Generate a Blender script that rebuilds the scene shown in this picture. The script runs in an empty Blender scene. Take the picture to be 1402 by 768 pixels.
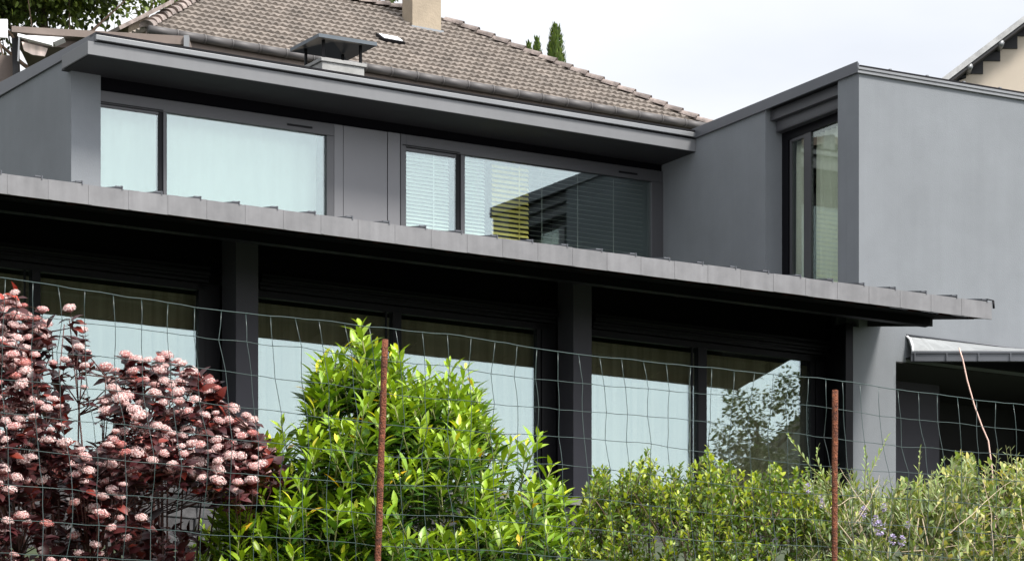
import bpy, math, random
import numpy as np
from mathutils import Vector
random.seed(7); rng = np.random.default_rng(11)
R = math.radians
# ------------------------------------------------------------ camera, world, sun
F = 5052.0; CX = 701.0; HZ = 1450.0            # focal length, centre and horizon in photo pixels
scn = bpy.context.scene
COL = scn.collection
cam = bpy.data.cameras.new('camera'); camo = bpy.data.objects.new('camera', cam); COL.objects.link(camo)
cam.sensor_width = 36; cam.lens = 36 * F / 1402; cam.shift_y = (HZ - 384) / 1402
cam.clip_start = 0.2; cam.clip_end = 3000
camo.location = (0, 0, 0); camo.rotation_euler = (R(90), 0, 0)
scn.camera = camo
TH = R(30.3)                                   # facade recedes to the right by this angle
SUN_EL = R(52); SUN_AZ = R(128)                # azimuth of the sun, measured from +Y (north) clockwise seen from above
world = bpy.data.worlds.new("World"); scn.world = world; world.use_nodes = True
wt = world.node_tree; wt.nodes.clear()
def wn(t): return wt.nodes.new(t)
sky = wn('ShaderNodeTexSky'); sky.sky_type = 'NISHITA'; sky.sun_disc = False
sky.sun_elevation = SUN_EL; sky.sun_rotation = SUN_AZ
tc = wn('ShaderNodeTexCoord'); mp = wn('ShaderNodeMapping'); mp.inputs['Scale'].default_value = (1.0, 1.0, 3.0)
nz = wn('ShaderNodeTexNoise'); nz.inputs['Scale'].default_value = 3.2; nz.inputs['Detail'].default_value = 6
cr = wn('ShaderNodeValToRGB')
cr.color_ramp.elements[0].position = .34; cr.color_ramp.elements[0].color = (10.2, 10.6, 11.4, 1)
cr.color_ramp.elements[1].position = .60; cr.color_ramp.elements[1].color = (13.6, 13.7, 13.9, 1)
mx = wn('ShaderNodeMixRGB'); mx.inputs[0].default_value = .88
bg = wn('ShaderNodeBackground'); bg.inputs[1].default_value = .056
wo = wn('ShaderNodeOutputWorld')
wt.links.new(tc.outputs['Generated'], mp.inputs[0]); wt.links.new(mp.outputs[0], nz.inputs['Vector'])
wt.links.new(nz.outputs['Fac'], cr.inputs[0]); wt.links.new(sky.outputs[0], mx.inputs[1]); wt.links.new(cr.outputs[0], mx.inputs[2])
# thin cloud is brighter on the sun's side of the sky
vd = wn('ShaderNodeVectorMath'); vd.operation = 'DOT_PRODUCT'; vd.inputs[1].default_value = (math.sin(SUN_AZ), math.cos(SUN_AZ), .25)
vm = wn('ShaderNodeMapRange'); vm.interpolation_type = 'SMOOTHSTEP'; vm.inputs[1].default_value = -.1; vm.inputs[2].default_value = 1.0; vm.inputs[3].default_value = 1.0; vm.inputs[4].default_value = 2.3
vs_ = wn('ShaderNodeVectorMath'); vs_.operation = 'SCALE'
wt.links.new(tc.outputs['Generated'], vd.inputs[0]); wt.links.new(vd.outputs['Value'], vm.inputs[0]); wt.links.new(vm.outputs[0], vs_.inputs['Scale'])
wt.links.new(mx.outputs[0], vs_.inputs[0]); wt.links.new(vs_.outputs[0], bg.inputs[0]); wt.links.new(bg.outputs[0], wo.inputs[0])
sl = bpy.data.lights.new('sun', 'SUN'); sl.energy = 4.0; sl.angle = R(12); sl.color = (1, .955, .89)
so = bpy.data.objects.new('sun', sl); COL.objects.link(so)
sd = Vector((math.sin(SUN_AZ) * math.cos(SUN_EL), math.cos(SUN_AZ) * math.cos(SUN_EL), math.sin(SUN_EL)))
so.rotation_euler = sd.to_track_quat('Z', 'Y').to_euler(); so.location = (0, 0, 40)
scn.view_settings.view_transform = 'Standard'; scn.view_settings.look = 'None'
scn.view_settings.gamma = 1; scn.view_settings.exposure = 0.74
scn.cycles.max_bounces = 6; scn.cycles.transparent_max_bounces = 8
scn.cycles.sample_clamp_indirect = 4

# ------------------------------------------------------------ helpers
def tag(o, label=None, cat=None, group=None, kind=None):
    if label: o['label'] = label
    if cat: o['category'] = cat
    if group: o['group'] = group
    if kind: o['kind'] = kind
    return o
def empty(name, loc, rz=0.0, label=None, cat=None, group=None):
    o = bpy.data.objects.new(name, None); COL.objects.link(o)
    o.location = loc; o.rotation_euler = (0, 0, rz); o.empty_display_size = .3
    return tag(o, label, cat, group)
def link_mesh(name, me, parent=None, mat=None):
    o = bpy.data.objects.new(name, me); COL.objects.link(o)
    if mat and not me.materials: me.materials.append(mat)
    if parent: o.parent = parent
    return o
class MB:
    def __init__(s): s.v = []; s.f = []; s.t = []; s.sm = []
    def add(s, vs, fs, tone=.5, smooth=False):
        b = len(s.v); s.v += [tuple(p) for p in vs]
        for q in fs: s.f.append(tuple(b + i for i in q)); s.t.append(tone); s.sm.append(smooth)
        return s
    def box(s, x0, x1, y0, y1, z0, z1, tone=.5):
        vs = [(x, y, z) for z in (z0, z1) for y in (y0, y1) for x in (x0, x1)]
        return s.add(vs, [(0, 2, 3, 1), (4, 5, 7, 6), (0, 1, 5, 4), (2, 6, 7, 3), (0, 4, 6, 2), (1, 3, 7, 5)], tone)
    def prism(s, a, b, tone=.5):
        n = len(a); vs = list(a) + list(b)
        fs = [tuple(range(n))[::-1], tuple(range(n, 2 * n))] + [(i, (i + 1) % n, n + (i + 1) % n, n + i) for i in range(n)]
        return s.add(vs, fs, tone)
    def tube(s, pts, r, n=6, tone=.5, caps=True):
        P = [Vector(p) for p in pts]; rr = r if hasattr(r, '__len__') else [r] * len(P)
        vs = []; fs = []; up = None
        for i, p in enumerate(P):
            d = (P[min(i + 1, len(P) - 1)] - P[max(i - 1, 0)]).normalized()
            if up is None: up = Vector((0, 0, 1)) if abs(d.z) < .9 else Vector((1, 0, 0))
            a = d.cross(up).normalized(); up = a.cross(d).normalized()
            for k in range(n):
                t = 2 * math.pi * k / n
                vs.append(p + (a * math.cos(t) + up * math.sin(t)) * rr[i])
        for i in range(len(P) - 1):
            for k in range(n):
                fs.append((i * n + k, i * n + (k + 1) % n, (i + 1) * n + (k + 1) % n, (i + 1) * n + k))
        if caps: fs += [tuple(range(n))[::-1], tuple(range((len(P) - 1) * n, len(P) * n))]
        return s.add(vs, fs, tone, True)
    def build(s, name, mat, parent=None, fr=None, bevel=0):
        v = np.array(s.v, float)
        if fr is not None: v = v * fr[0]; v[:, 2] -= fr[1]
        me = bpy.data.meshes.new(name); me.from_pydata(v.tolist(), [], s.f); me.update()
        me.polygons.foreach_set('use_smooth', s.sm)
        at = me.attributes.new('tone', 'FLOAT', 'FACE'); at.data.foreach_set('value', s.t)
        o = link_mesh(name, me, parent, mat)
        if bevel:
            m = o.modifiers.new('bevel', 'BEVEL'); m.width = bevel; m.segments = 2; m.limit_method = 'ANGLE'
        return o
def mat(name, col, rough=.6, metal=0, spec=.5, noise=None, streak=None, tone=0, bump=None, col2=None, coat=0):
    """principled material; noise=(scale, amount), streak=(scale vec, amount), tone=per-panel variation"""
    m = bpy.data.materials.new(name); m.use_nodes = True; nt = m.node_tree; b = nt.nodes['Principled BSDF']
    b.inputs['Roughness'].default_value = rough; b.inputs['Metallic'].default_value = metal
    b.inputs['Specular IOR Level'].default_value = spec
    if coat: b.inputs['Coat Weight'].default_value = coat
    N = lambda t: nt.nodes.new(t); L = nt.links.new
    rgb = N('ShaderNodeRGB'); rgb.outputs[0].default_value = (*col, 1); cur = rgb.outputs[0]
    tcn = N('ShaderNodeTexCoord')
    if col2 or noise:
        sc, am = noise or (3, .5)
        n = N('ShaderNodeTexNoise'); n.inputs['Scale'].default_value = sc; n.inputs['Detail'].default_value = 8; n.inputs['Roughness'].default_value = .65
        L(tcn.outputs['Object'], n.inputs['Vector'])
        mr = N('ShaderNodeMapRange'); mr.inputs[1].default_value = .35; mr.inputs[2].default_value = .65
        L(n.outputs['Fac'], mr.inputs[0])
        if col2:
            x = N('ShaderNodeMixRGB'); L(mr.outputs[0], x.inputs[0]); L(cur, x.inputs[1]); x.inputs[2].default_value = (*col2, 1); cur = x.outputs[0]
        else:
            mr.inputs[3].default_value = 1 - am; mr.inputs[4].default_value = 1 + am
            x = N('ShaderNodeVectorMath'); x.operation = 'SCALE'; L(cur, x.inputs[0]); L(mr.outputs[0], x.inputs['Scale']); cur = x.outputs[0]
    if streak:
        sc, am = streak
        mpn = N('ShaderNodeMapping'); mpn.inputs['Scale'].default_value = sc; L(tcn.outputs['Object'], mpn.inputs[0])
        n = N('ShaderNodeTexNoise'); n.inputs['Scale'].default_value = 1; n.inputs['Detail'].default_value = 5
        L(mpn.outputs[0], n.inputs['Vector'])
        mr = N('ShaderNodeMapRange'); mr.inputs[1].default_value = .3; mr.inputs[2].default_value = .7
        mr.inputs[3].default_value = 1 - am; mr.inputs[4].default_value = 1 + am; L(n.outputs['Fac'], mr.inputs[0])
        x = N('ShaderNodeVectorMath'); x.operation = 'SCALE'; L(cur, x.inputs[0]); L(mr.outputs[0], x.inputs['Scale']); cur = x.outputs[0]
    if tone:
        a = N('ShaderNodeAttribute'); a.attribute_name = 'tone'
        mr = N('ShaderNodeMapRange'); mr.inputs[3].default_value = 1 - tone; mr.inputs[4].default_value = 1 + tone; L(a.outputs['Fac'], mr.inputs[0])
        x = N('ShaderNodeVectorMath'); x.operation = 'SCALE'; L(cur, x.inputs[0]); L(mr.outputs[0], x.inputs['Scale']); cur = x.outputs[0]
    L(cur, b.inputs['Base Color'])
    if bump:
        n = N('ShaderNodeTexNoise'); n.inputs['Scale'].default_value = bump[0]; n.inputs['Detail'].default_value = 6
        L(tcn.outputs['Object'], n.inputs['Vector'])
        bp = N('ShaderNodeBump'); bp.inputs['Strength'].default_value = bump[1]; bp.inputs['Distance'].default_value = .02
        L(n.outputs['Fac'], bp.inputs['Height']); L(bp.outputs[0], b.inputs['Normal'])
    return m
def glass_mat(name, refl, tint, trans):
    m = bpy.data.materials.new(name); m.use_nodes = True; nt = m.node_tree; nt.nodes.clear(); N = nt.nodes.new; L = nt.links.new
    g = N('ShaderNodeBsdfGlossy'); g.inputs['Roughness'].default_value = .0; g.inputs['Color'].default_value = (*tint, 1)
    t = N('ShaderNodeBsdfTransparent'); t.inputs['Color'].default_value = (*trans, 1)
    x = N('ShaderNodeMixShader'); x.inputs[0].default_value = refl
    tcn = N('ShaderNodeTexCoord'); n = N('ShaderNodeTexNoise'); n.inputs['Scale'].default_value = .9; L(tcn.outputs['Object'], n.inputs['Vector'])
    bp = N('ShaderNodeBump'); bp.inputs['Strength'].default_value = .02; bp.inputs['Distance'].default_value = .02; L(n.outputs['Fac'], bp.inputs['Height']); L(bp.outputs[0], g.inputs['Normal'])
    o = N('ShaderNodeOutputMaterial'); L(t.outputs[0], x.inputs[1]); L(g.outputs[0], x.inputs[2]); L(x.outputs[0], o.inputs[0])
    return m
def leaf_mat(name, trans=.3, rough=.38, spec=.5, tcol=(1.3, 1.25, .5)):
    m = bpy.data.materials.new(name); m.use_nodes = True; nt = m.node_tree; b = nt.nodes['Principled BSDF']; N = nt.nodes.new; L = nt.links.new
    a = N('ShaderNodeAttribute'); a.attribute_name = 'col'
    b.inputs['Roughness'].default_value = rough; b.inputs['Specular IOR Level'].default_value = spec
    L(a.outputs['Color'], b.inputs['Base Color'])
    t = N('ShaderNodeBsdfTranslucent'); x0 = N('ShaderNodeVectorMath'); x0.operation = 'MULTIPLY'; x0.inputs[1].default_value = tcol
    L(a.outputs['Color'], x0.inputs[0]); L(x0.outputs[0], t.inputs['Color'])
    x = N('ShaderNodeMixShader'); x.inputs[0].default_value = trans
    L(b.outputs[0], x.inputs[1]); L(t.outputs[0], x.inputs[2]); L(x.outputs[0], nt.nodes['Material Output'].inputs[0])
    return m
# pixel geometry of the place
def pt(px, py, D): return Vector(((px - CX) / F * D, D, (HZ - py) / F * D))
S = .8                                          # house model units -> metres
class Frame:
    """a vertical-axis frame at plan point P (model units) turned by th"""
    def __init__(s, P, th): s.P = P; s.th = th; s.U = (math.cos(th), math.sin(th)); s.V = (-math.sin(th), math.cos(th))
    def _r(s, px): return ((px - CX) / F, 1.0)
    def onV(s, px, v, py=None):
        r = s._r(px); dt = lambda a, b: a[0] * b[0] + a[1] * b[1]
        d = (v + dt(s.P, s.V)) / dt(r, s.V); u = dt((r[0] * d, d), s.U) - dt(s.P, s.U)
        return u if py is None else (u, (HZ - py) / F * d)
    def onU(s, px, u, py=None):
        r = s._r(px); dt = lambda a, b: a[0] * b[0] + a[1] * b[1]
        d = (u + dt(s.P, s.U)) / dt(r, s.U); v = dt((r[0] * d, d), s.V) - dt(s.P, s.V)
        return v if py is None else (v, (HZ - py) / F * d)
    def world(s, u, v, z): return Vector(((s.P[0] + u * s.U[0] + v * s.V[0]) * S, (s.P[1] + u * s.U[1] + v * s.V[1]) * S, z * S))
    def root(s, name, z0, label, cat): return empty(name, (s.P[0] * S, s.P[1] * S, z0 * S), s.th, label, cat)
H = Frame(((1176 - CX) / F * 60, 60.0), TH)

# ------------------------------------------------------------ materials
M = {}
M['render'] = mat('render_wall', (.141, .152, .165), .85, noise=(.9, .07), streak=((6, 6, .45), .03), bump=(60, .15))
M['render_side'] = M['render']
M['zinc'] = mat('zinc_sheet', (.135, .133, .139), .5, metal=.1, tone=.05, noise=(3.5, .13), streak=((12, 12, 1.2), .10))
M['gutter_metal'] = mat('gutter_metal', (.16, .165, .172), .4, metal=.35, noise=(2, .06))
M['coping'] = mat('coping_metal', (.075, .079, .09), .45, metal=.3, noise=(1.5, .05))
M['board'] = mat('painted_board', (.118, .121, .128), .6, noise=(1.2, .05), streak=((8, 8, .5), .03))
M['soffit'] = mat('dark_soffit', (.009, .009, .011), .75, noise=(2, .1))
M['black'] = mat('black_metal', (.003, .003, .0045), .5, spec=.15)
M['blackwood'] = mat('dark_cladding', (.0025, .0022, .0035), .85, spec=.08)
M['shut'] = mat('shutter_box_metal', (.045, .046, .052), .5, metal=.1)
M['frame'] = mat('grey_window_frame', (.052, .052, .057), .45, metal=.2)
M['frame_dark'] = mat('dark_window_frame', (.0035, .0034, .005), .45, spec=.18)
M['panel'] = mat('grey_panel', (.115, .115, .123), .5, metal=.15, noise=(.8, .05))
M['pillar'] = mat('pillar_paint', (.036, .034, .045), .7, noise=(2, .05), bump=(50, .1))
M['redwood'] = mat('red_wood', (.035, .006, .003), .8, spec=.1, noise=(6, .3))
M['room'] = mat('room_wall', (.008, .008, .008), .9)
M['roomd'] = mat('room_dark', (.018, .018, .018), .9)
M['glass'] = glass_mat('window_glass', .16, (.84, .93, .95), (.84, .90, .87))
M['glass_low'] = glass_mat('lower_window_glass', .185, (.74, .90, .94), (.85, .85, .78))
M['glass_side'] = glass_mat('side_window_glass', .14, (.85, .93, .9), (.86, .88, .84))
M['curtain'] = mat('curtain_cloth', (.80, .82, .76), .9)
M['sheer'] = mat('sheer_cloth', (.60, .61, .58), .9, streak=((9, 9, .2), .04))
M['slat'] = mat('blind_slat', (.70, .70, .67), .5); M['slat_d'] = mat('dark_blind_slat', (.22, .21, .20), .5)
M['net'] = mat('taupe_net', (.30, .285, .25), .9, streak=((14, 14, .2), .25))
M['slat_y'] = mat('yellow_blind_slat', (.80, .60, .17), .5)
M['concrete'] = mat('concrete', (.24, .24, .235), .9, noise=(5, .15), bump=(30, .3))
M['beige'] = mat('beige_render', (.26, .215, .16), .9, noise=(2.5, .12), bump=(30, .3))
M['beige_wall'] = mat('beige_house_wall', (.38, .33, .27), .9, noise=(2, .04))
M['tile'] = mat('concrete_roof_tile', (.175, .15, .13), .85, noise=(3.2, .22), tone=.12, bump=(25, .4))
M['ridge'] = mat('ridge_tile', (.20, .165, .15), .9, noise=(7, .35), tone=.25, bump=(20, .6))
M['gutter_br'] = mat('brown_gutter', (.075, .07, .07), .6, metal=.2, tone=.1)
M['brown'] = mat('brown_boards', (.13, .10, .085), .7, noise=(3, .15))
M['white'] = mat('white_paint', (.8, .8, .82), .6)
M['cloth'] = mat('pale_cloth', (.75, .62, .56), .9, streak=((14, 14, 1), .2))
M['rust'] = mat('rusty_steel', (.06, .018, .010), .9, col2=(.24, .072, .028), noise=(55, 1), bump=(160, .9))
M['wire'] = mat('green_wire', (.014, .036, .032), .32, spec=.8)
M['bark'] = mat('bark', (.12, .08, .055), .9, noise=(20, .3))
M['stem_red'] = mat('dark_red_stem', (.07, .025, .02), .6)
M['stem_green'] = mat('green_stem', (.16, .17, .05), .6)
M['twig'] = mat('dry_twig', (.36, .29, .20), .8, noise=(30, .3))
M['grass'] = mat('grass_ground', (.026, .038, .012), .95, noise=(1.5, .4), bump=(5, .6))
M['stone'] = mat('rough_stone', (.06, .058, .06), .9, tone=.5, noise=(6, .35), bump=(9, 1.0))
M['capstone'] = mat('cap_stone', (.24, .23, .205), .85, noise=(4, .15), bump=(20, .4))
M['cord'] = mat('pink_cord', (.62, .42, .36), .6)
M['leaf_g'] = leaf_mat('laurel_leaf', .2, .36, .35)
M['leaf_s'] = leaf_mat('small_leaf', .3, .42, .45)
M['leaf_p'] = leaf_mat('purple_leaf', .14, .4, .4, (1.5, .6, .5))
M['leaf_t'] = leaf_mat('tree_leaf', .25, .5, .4)
M['petal'] = leaf_mat('petal', .2, .7, .2, (1, 1, 1))

# ------------------------------------------------------------ terrain
def terr(x, y):
    c = [(-200, -1.7), (3, -1.65), (8, -.2), (11, .55), (16, 1.15), (38, 5.2), (43, 6.0), (58, 6.2), (70, 9.6), (90, 13), (140, 17), (700, 60)]
    yy = y - .25 * x if abs(x) < 60 else y
    if y > 35: yy = y - .5 * x if abs(x) < 40 else y
    yy = y
    for (a, b), (c2, d) in zip(c, c[1:]):
        if yy <= c2:
            t = (yy - a) / (c2 - a); return b + (d - b) * t
    return 60
def ground():
    ys = [-200, -60, -20, 0, 3, 5, 8, 9.5, 11, 12, 13, 14, 16] + list(range(18, 44, 2)) + [43, 50, 58, 62, 66, 70, 75, 80, 90, 110, 140, 200, 350, 700]
    ys = sorted(set(ys)); xs = [-600, -300, -150, -80, -50] + list(range(-36, 37, 3)) + [50, 80, 150, 300, 600]
    m = MB(); vs = []
    for y in ys:
        for x in xs: vs.append((x, y, terr(x, y) + (.15 * math.sin(x * .35 + y * .2) if 18 < y < 40 else 0)))
    n = len(xs); fs = [(j * n + i, j * n + i + 1, (j + 1) * n + i + 1, (j + 1) * n + i) for j in range(len(ys) - 1) for i in range(n - 1)]
    m.add(vs, fs, .5, True)
    tag(m.build('hillside_ground', M['grass']), kind='structure')
ground()

# ------------------------------------------------------------ the modern house
Z0 = 7.6
house = H.root('modern_house', Z0, 'dark grey modern flat roofed house with wide windows and long metal canopy', 'house')
fr = (S, Z0 * S)
def hb(name, mt, boxes, parent=house, bevel=0, label=None):
    m = MB()
    for b in boxes: m.box(*b)
    o = m.build(name, M[mt] if isinstance(mt, str) else mt, parent, fr, bevel)
    if label: o['label'] = label
    return o
VG = 5.87; VL = .6; VF = 4.84; VC = -2.9
# upper storey shell
hb('wall', 'render_side', [(-11.32, -11.0, VG, 10, 12.0, 16.13)], label='windowless side wall at the left end')
hb('wall', 'render', [(-10.998, -10.8, VG, 6.3, 12.0, 15.9), (-11.318, -10.998, VG - .004, VG - .001, 12.0, 15.9)], label='narrow pier left of the upper windows')
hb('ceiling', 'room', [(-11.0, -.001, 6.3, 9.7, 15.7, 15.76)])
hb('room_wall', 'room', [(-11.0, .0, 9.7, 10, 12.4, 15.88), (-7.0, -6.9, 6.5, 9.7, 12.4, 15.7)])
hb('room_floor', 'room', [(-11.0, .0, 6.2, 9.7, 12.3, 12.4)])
# roof with fascia, strip gutter, coping at the left side
roof = hb('roof', 'soffit', [(-11.3, -.002, VF + .05, 10, 15.92, 16.16)])
hb('soffit', 'soffit', [(-11.44, -.003, VF + .03, VG + .1, 15.895, 15.925)], roof)
hb('fascia', 'board', [(-11.48, -.001, VF, VF + .03, 15.90, 16.11), (-11.482, -11.452, VF + .031, VG, 15.90, 16.11)], roof, .004)
hb('gutter_strip', 'gutter_metal', [(-11.36, -.001, VF - .055, VF + .05, 16.135, 16.215)], roof, .006)
hb('roof_edge', 'black', [(-11.36, -.001, VF - .04, VF + .2, 16.217, 16.26), (-11.36, -.001, VF - .001, VF + .05, 16.111, 16.134)], roof)
m = MB()
m.prism([(-11.36, VF - .036, 16.12), (-11.36, 10, 16.14), (-11.36, 10, 16.40), (-11.36, VF - .036, 16.26)],
        [(-11.325, VF - .036, 16.12), (-11.325, 10, 16.14), (-11.325, 10, 16.40), (-11.325, VF - .036, 16.26)])
m.build('coping', M['coping'], roof, fr, .006)
for i in range(22):                                                        # small brackets standing on the flat roof edge
    m = MB(); u = -10.9 + i * .5; m.box(u, u + .04, VF + .02, VF + .10, 16.25, 16.275); m.build('edge_clip', M['gutter_metal'], roof, fr)
for o in [roof] + list(roof.children):                                     # the roof falls slightly towards the right
    if o.data.users == 1 or True:
        for v in o.data.vertices: v.co.z -= (v.co.x + 11.5 * S) * .0105
# lintel (dark, recessed)
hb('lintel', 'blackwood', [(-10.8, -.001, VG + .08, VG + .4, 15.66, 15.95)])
# upper windows
def framebox(m, u0, u1, z0, z1, v0, v1, w):
    m.box(u0, u0 + w, v0, v1, z0, z1); m.box(u1 - w, u1, v0, v1, z0, z1)
    m.box(u0 + w, u1 - w, v0, v1, z1 - w, z1); m.box(u0 + w, u1 - w, v0, v1, z0, z0 + w)
g = lambda px: H.onV(px, VG)
ZB = 12.75
def pane(name, u0, u1, z0, z1, v, mt, parent):
    o = hb(name, mt, [(u0, u1, v, v + .02, z0, z1)], parent); return o
# left group
w1 = hb('window', 'frame', [(-10.8, -6.54, VG + .02, VG + .14, 15.45, 15.655), (-6.68, -6.54, VG + .02, VG + .14, ZB, 15.45),
                            (g(224.5), g(229.5), VG + .02, VG + .12, ZB, 15.45), (-10.8, g(219), VG + .05, VG + .10, 15.40, 15.445)], bevel=.006,
        label='wide window at the left of the upper storey')
hb('slide_gap', 'black', [(g(219), g(224.4), VG + .05, VG + .16, ZB, 15.449)], w1); hb('slide_rail', 'black', [(-10.79, g(224), VG + .01, VG + .019, 15.462, 15.478)], w1)
hb('vent_slot', 'black', [(g(394), g(428), VG + .004, VG + .02, 15.52, 15.55)], w1)
pane('pane', -10.8, g(219), ZB, 15.4, VG + .07, 'glass', w1); pane('pane', g(229.5), -6.68, ZB, 15.449, VG + .07, 'glass', w1)
# grey metal panel between the groups
pn = hb('wall_panel', 'panel', [(-6.535, g(471), VG + .03, VG + .12, ZB, 15.655), (g(471.6), g(531.5), VG + .035, VG + .12, ZB, 15.655), (g(532.3), g(549), VG + .03, VG + .12, ZB, 15.655)], bevel=.004)
# right group
w2 = hb('window', 'frame', [(g(549.5), g(557), VG + .02, VG + .14, ZB, 15.655), (g(557), g(905), VG + .02, VG + .14, 15.45, 15.655),
                            (g(893), -.001, VG + .02, VG + .14, ZB, 15.449), (g(632), g(637.5), VG + .02, VG + .12, ZB, 15.449),
                            (g(557), g(627), VG + .05, VG + .10, 15.385, 15.44), (g(905) + .001, -.001, VG + .03, VG + .14, 15.449, 15.655)], bevel=.006,
        label='wide window at the right of the upper storey, venetian blinds inside')
hb('slide_gap', 'black', [(g(627), g(631.8), VG + .05, VG + .16, ZB, 15.449)], w2); hb('slide_rail', 'black', [(g(552), g(630), VG + .01, VG + .019, 15.462, 15.478)], w2)
hb('vent_slot', 'black', [(g(848), g(873), VG + .004, VG + .02, 15.52, 15.55)], w2)
pane('pane', g(557), g(627), ZB, 15.385, VG + .07, 'glass', w2); pane('pane', g(637.5), g(893), ZB, 15.449, VG + .07, 'glass', w2)
def blind(u0, u1, z0, z1, v, mt, pitch, depth, tilt, parent, cords=()):
    m = MB(); z = z0; dy = depth * math.cos(tilt) / 2; dz = depth * math.sin(tilt) / 2
    while z < z1:
        a = [(u0, v - dy, z - dz), (u0, v + dy, z + dz), (u0, v + dy, z + dz + .004), (u0, v - dy, z - dz + .004)]
        m.prism(a, [(u1, y, q) for (_, y, q) in a]); z += pitch
    for c in cords: m.box(c, c + .014, v - dy - .012, v - dy - .004, z0, z1)
    return m.build('blind', M[mt], parent, fr)
blind(g(559), g(622), ZB, 15.42, VG + .2, 'slat', .062, .062, R(50), w2, (g(600),))
blind(g(639), g(671), ZB, 15.42, VG + .2, 'slat', .062, .062, R(50), w2, ())
y0, y1 = H.onV(673, VG + .2), H.onV(723, VG + .2)
blind(y0, y1, ZB, 15.42, VG + .19, 'slat_y', .082, .066, R(55), w2, (H.onV(709, VG + .2),))
blind(y1 + .02, g(888), ZB, 15.42, VG + .2, 'slat_d', .08, .05, R(10), w2, [H.onV(p, VG + .2) for p in (740, 789, 838, 886)])
# right block
o = MB(); o.box(.0, .35, 2.70, 16, 7.7, 16.05); o.box(.0, .35, .352, .59, 12.3, 16.05); o.box(.0, .35, .6, 2.699, 7.7, 12.3)
w_side = o.build('wall', M['render_side'], house, fr, .0); w_side['label'] = 'side wall with the tall recessed window'
DU = .74                                                                  # left edge of the dark porch opening
o = MB(); o.box(.0, 9, .0, .35, 11.42, 16.05); o.box(-.115, DU, .0, .35, 7.7, 11.42); o.box(-.115, .0, .0, .35, 11.42, 11.9); o.box(5.2, 9, .0, .35, 7.7, 11.42)
w_front = o.build('wall', M['render'], house, fr); w_front['label'] = 'broad blank front wall at the right'
hb('wall', 'pillar', [(DU, 2.6, 1.3, 1.4, 7.7, 11.4)], label='recessed wall inside the dark porch')  # dark pillar paint puts the porch's shade into the wall colour
hb('porch_recess', 'roomd', [(DU, 5.2, .002, .35, 11.40, 11.418), (DU, 5.2, 2.6, 2.8, 7.7, 11.4), (DU - .1, DU, .352, 2.6, 7.7, 11.4), (5.2, 5.3, .352, 2.6, 7.7, 11.4), (DU - .1, 5.3, .352, 2.8, 11.401, 11.5)])  # thin slab under the lintel is coloured dark to stand in for shade
hb('wall', 'render', [(8.65, 9, .35, 16, 7.7, 16.05), (.35, 8.65, 15.65, 16, 7.7, 16.05)], label='rear and end walls')
hb('roof', 'soffit', [(.02, 8.98, .02, 15.98, 16.051, 16.1)], label='flat roof of the right block')
m = MB(); cz = 16.03
m.prism([(-.05, -.028, cz), (-.05, 16, cz), (-.05, 16, 16.21), (-.05, -.028, 16.21)], [(-.01, -.028, cz), (-.01, 16, cz), (-.01, 16, 16.17), (-.01, -.028, 16.17)])
cpo = m.build('coping', M['coping'], house, fr, .003)
for v in cpo.data.vertices: v.co.z -= min(v.co.y, 6 * S) * .017
hb('gutter_strip', 'gutter_metal', [(-.052, 9.03, -.045, -.03, 16.02, 16.055), (-.05, 9.03, -.038, -.03, 16.056, 16.075), (-.052, 9.03, -.06, -.03, 16.076, 16.115)], bevel=.006)
hb('roof_edge', 'black', [(-.008, 9.03, -.05, .3, 16.117, 16.15)])
for i in range(12):
    m = MB(); m.box(.6 + i * .75, .64 + i * .75, -.03, .05, 16.15, 16.175); m.build('edge_clip', M['gutter_metal'], house, fr)
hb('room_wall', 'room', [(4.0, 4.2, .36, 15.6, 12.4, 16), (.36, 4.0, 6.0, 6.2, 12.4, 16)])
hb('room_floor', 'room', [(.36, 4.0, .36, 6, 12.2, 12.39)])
# shutter boxes in the recess
z1 = H.onU(1147, .12, 131)[1]; z2 = H.onU(1147, .20, 148)[1]
hb('shutter_box', 'shut', [(.10, .34, .592, 2.698, z1, 16.028)], bevel=.005)
hb('shutter_box', 'shut', [(.19, .335, .594, 2.64, z2, z1 - .002), (.185, .33, .594, 2.66, z2 - .02, z2 - .002)], bevel=.005)
hv = lambda px, u=.36: H.onU(px, u)
w3 = hb('window', 'black', [(.34, .42, hv(1080), 2.70, 12.3, z2), (.34, .42, .36, hv(1080), z2 - .16, z2)], label='tall window set back in the side wall')
hb('casement', 'frame', [(.35, .40, hv(1084.5), hv(1082), 12.3, z2 - .17), (.345, .40, hv(1111), hv(1101.5), 12.3, z2 - .16), (.35, .40, hv(1101.5), hv(1085), z2 - .21, z2 - .161)], w3)
hb('pane', 'glass_side', [(.37, .38, hv(1101.5), hv(1084.5), 12.3, z2 - .19), (.37, .38, .36, hv(1111), 12.3, z2 - .161)], w3)
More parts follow.
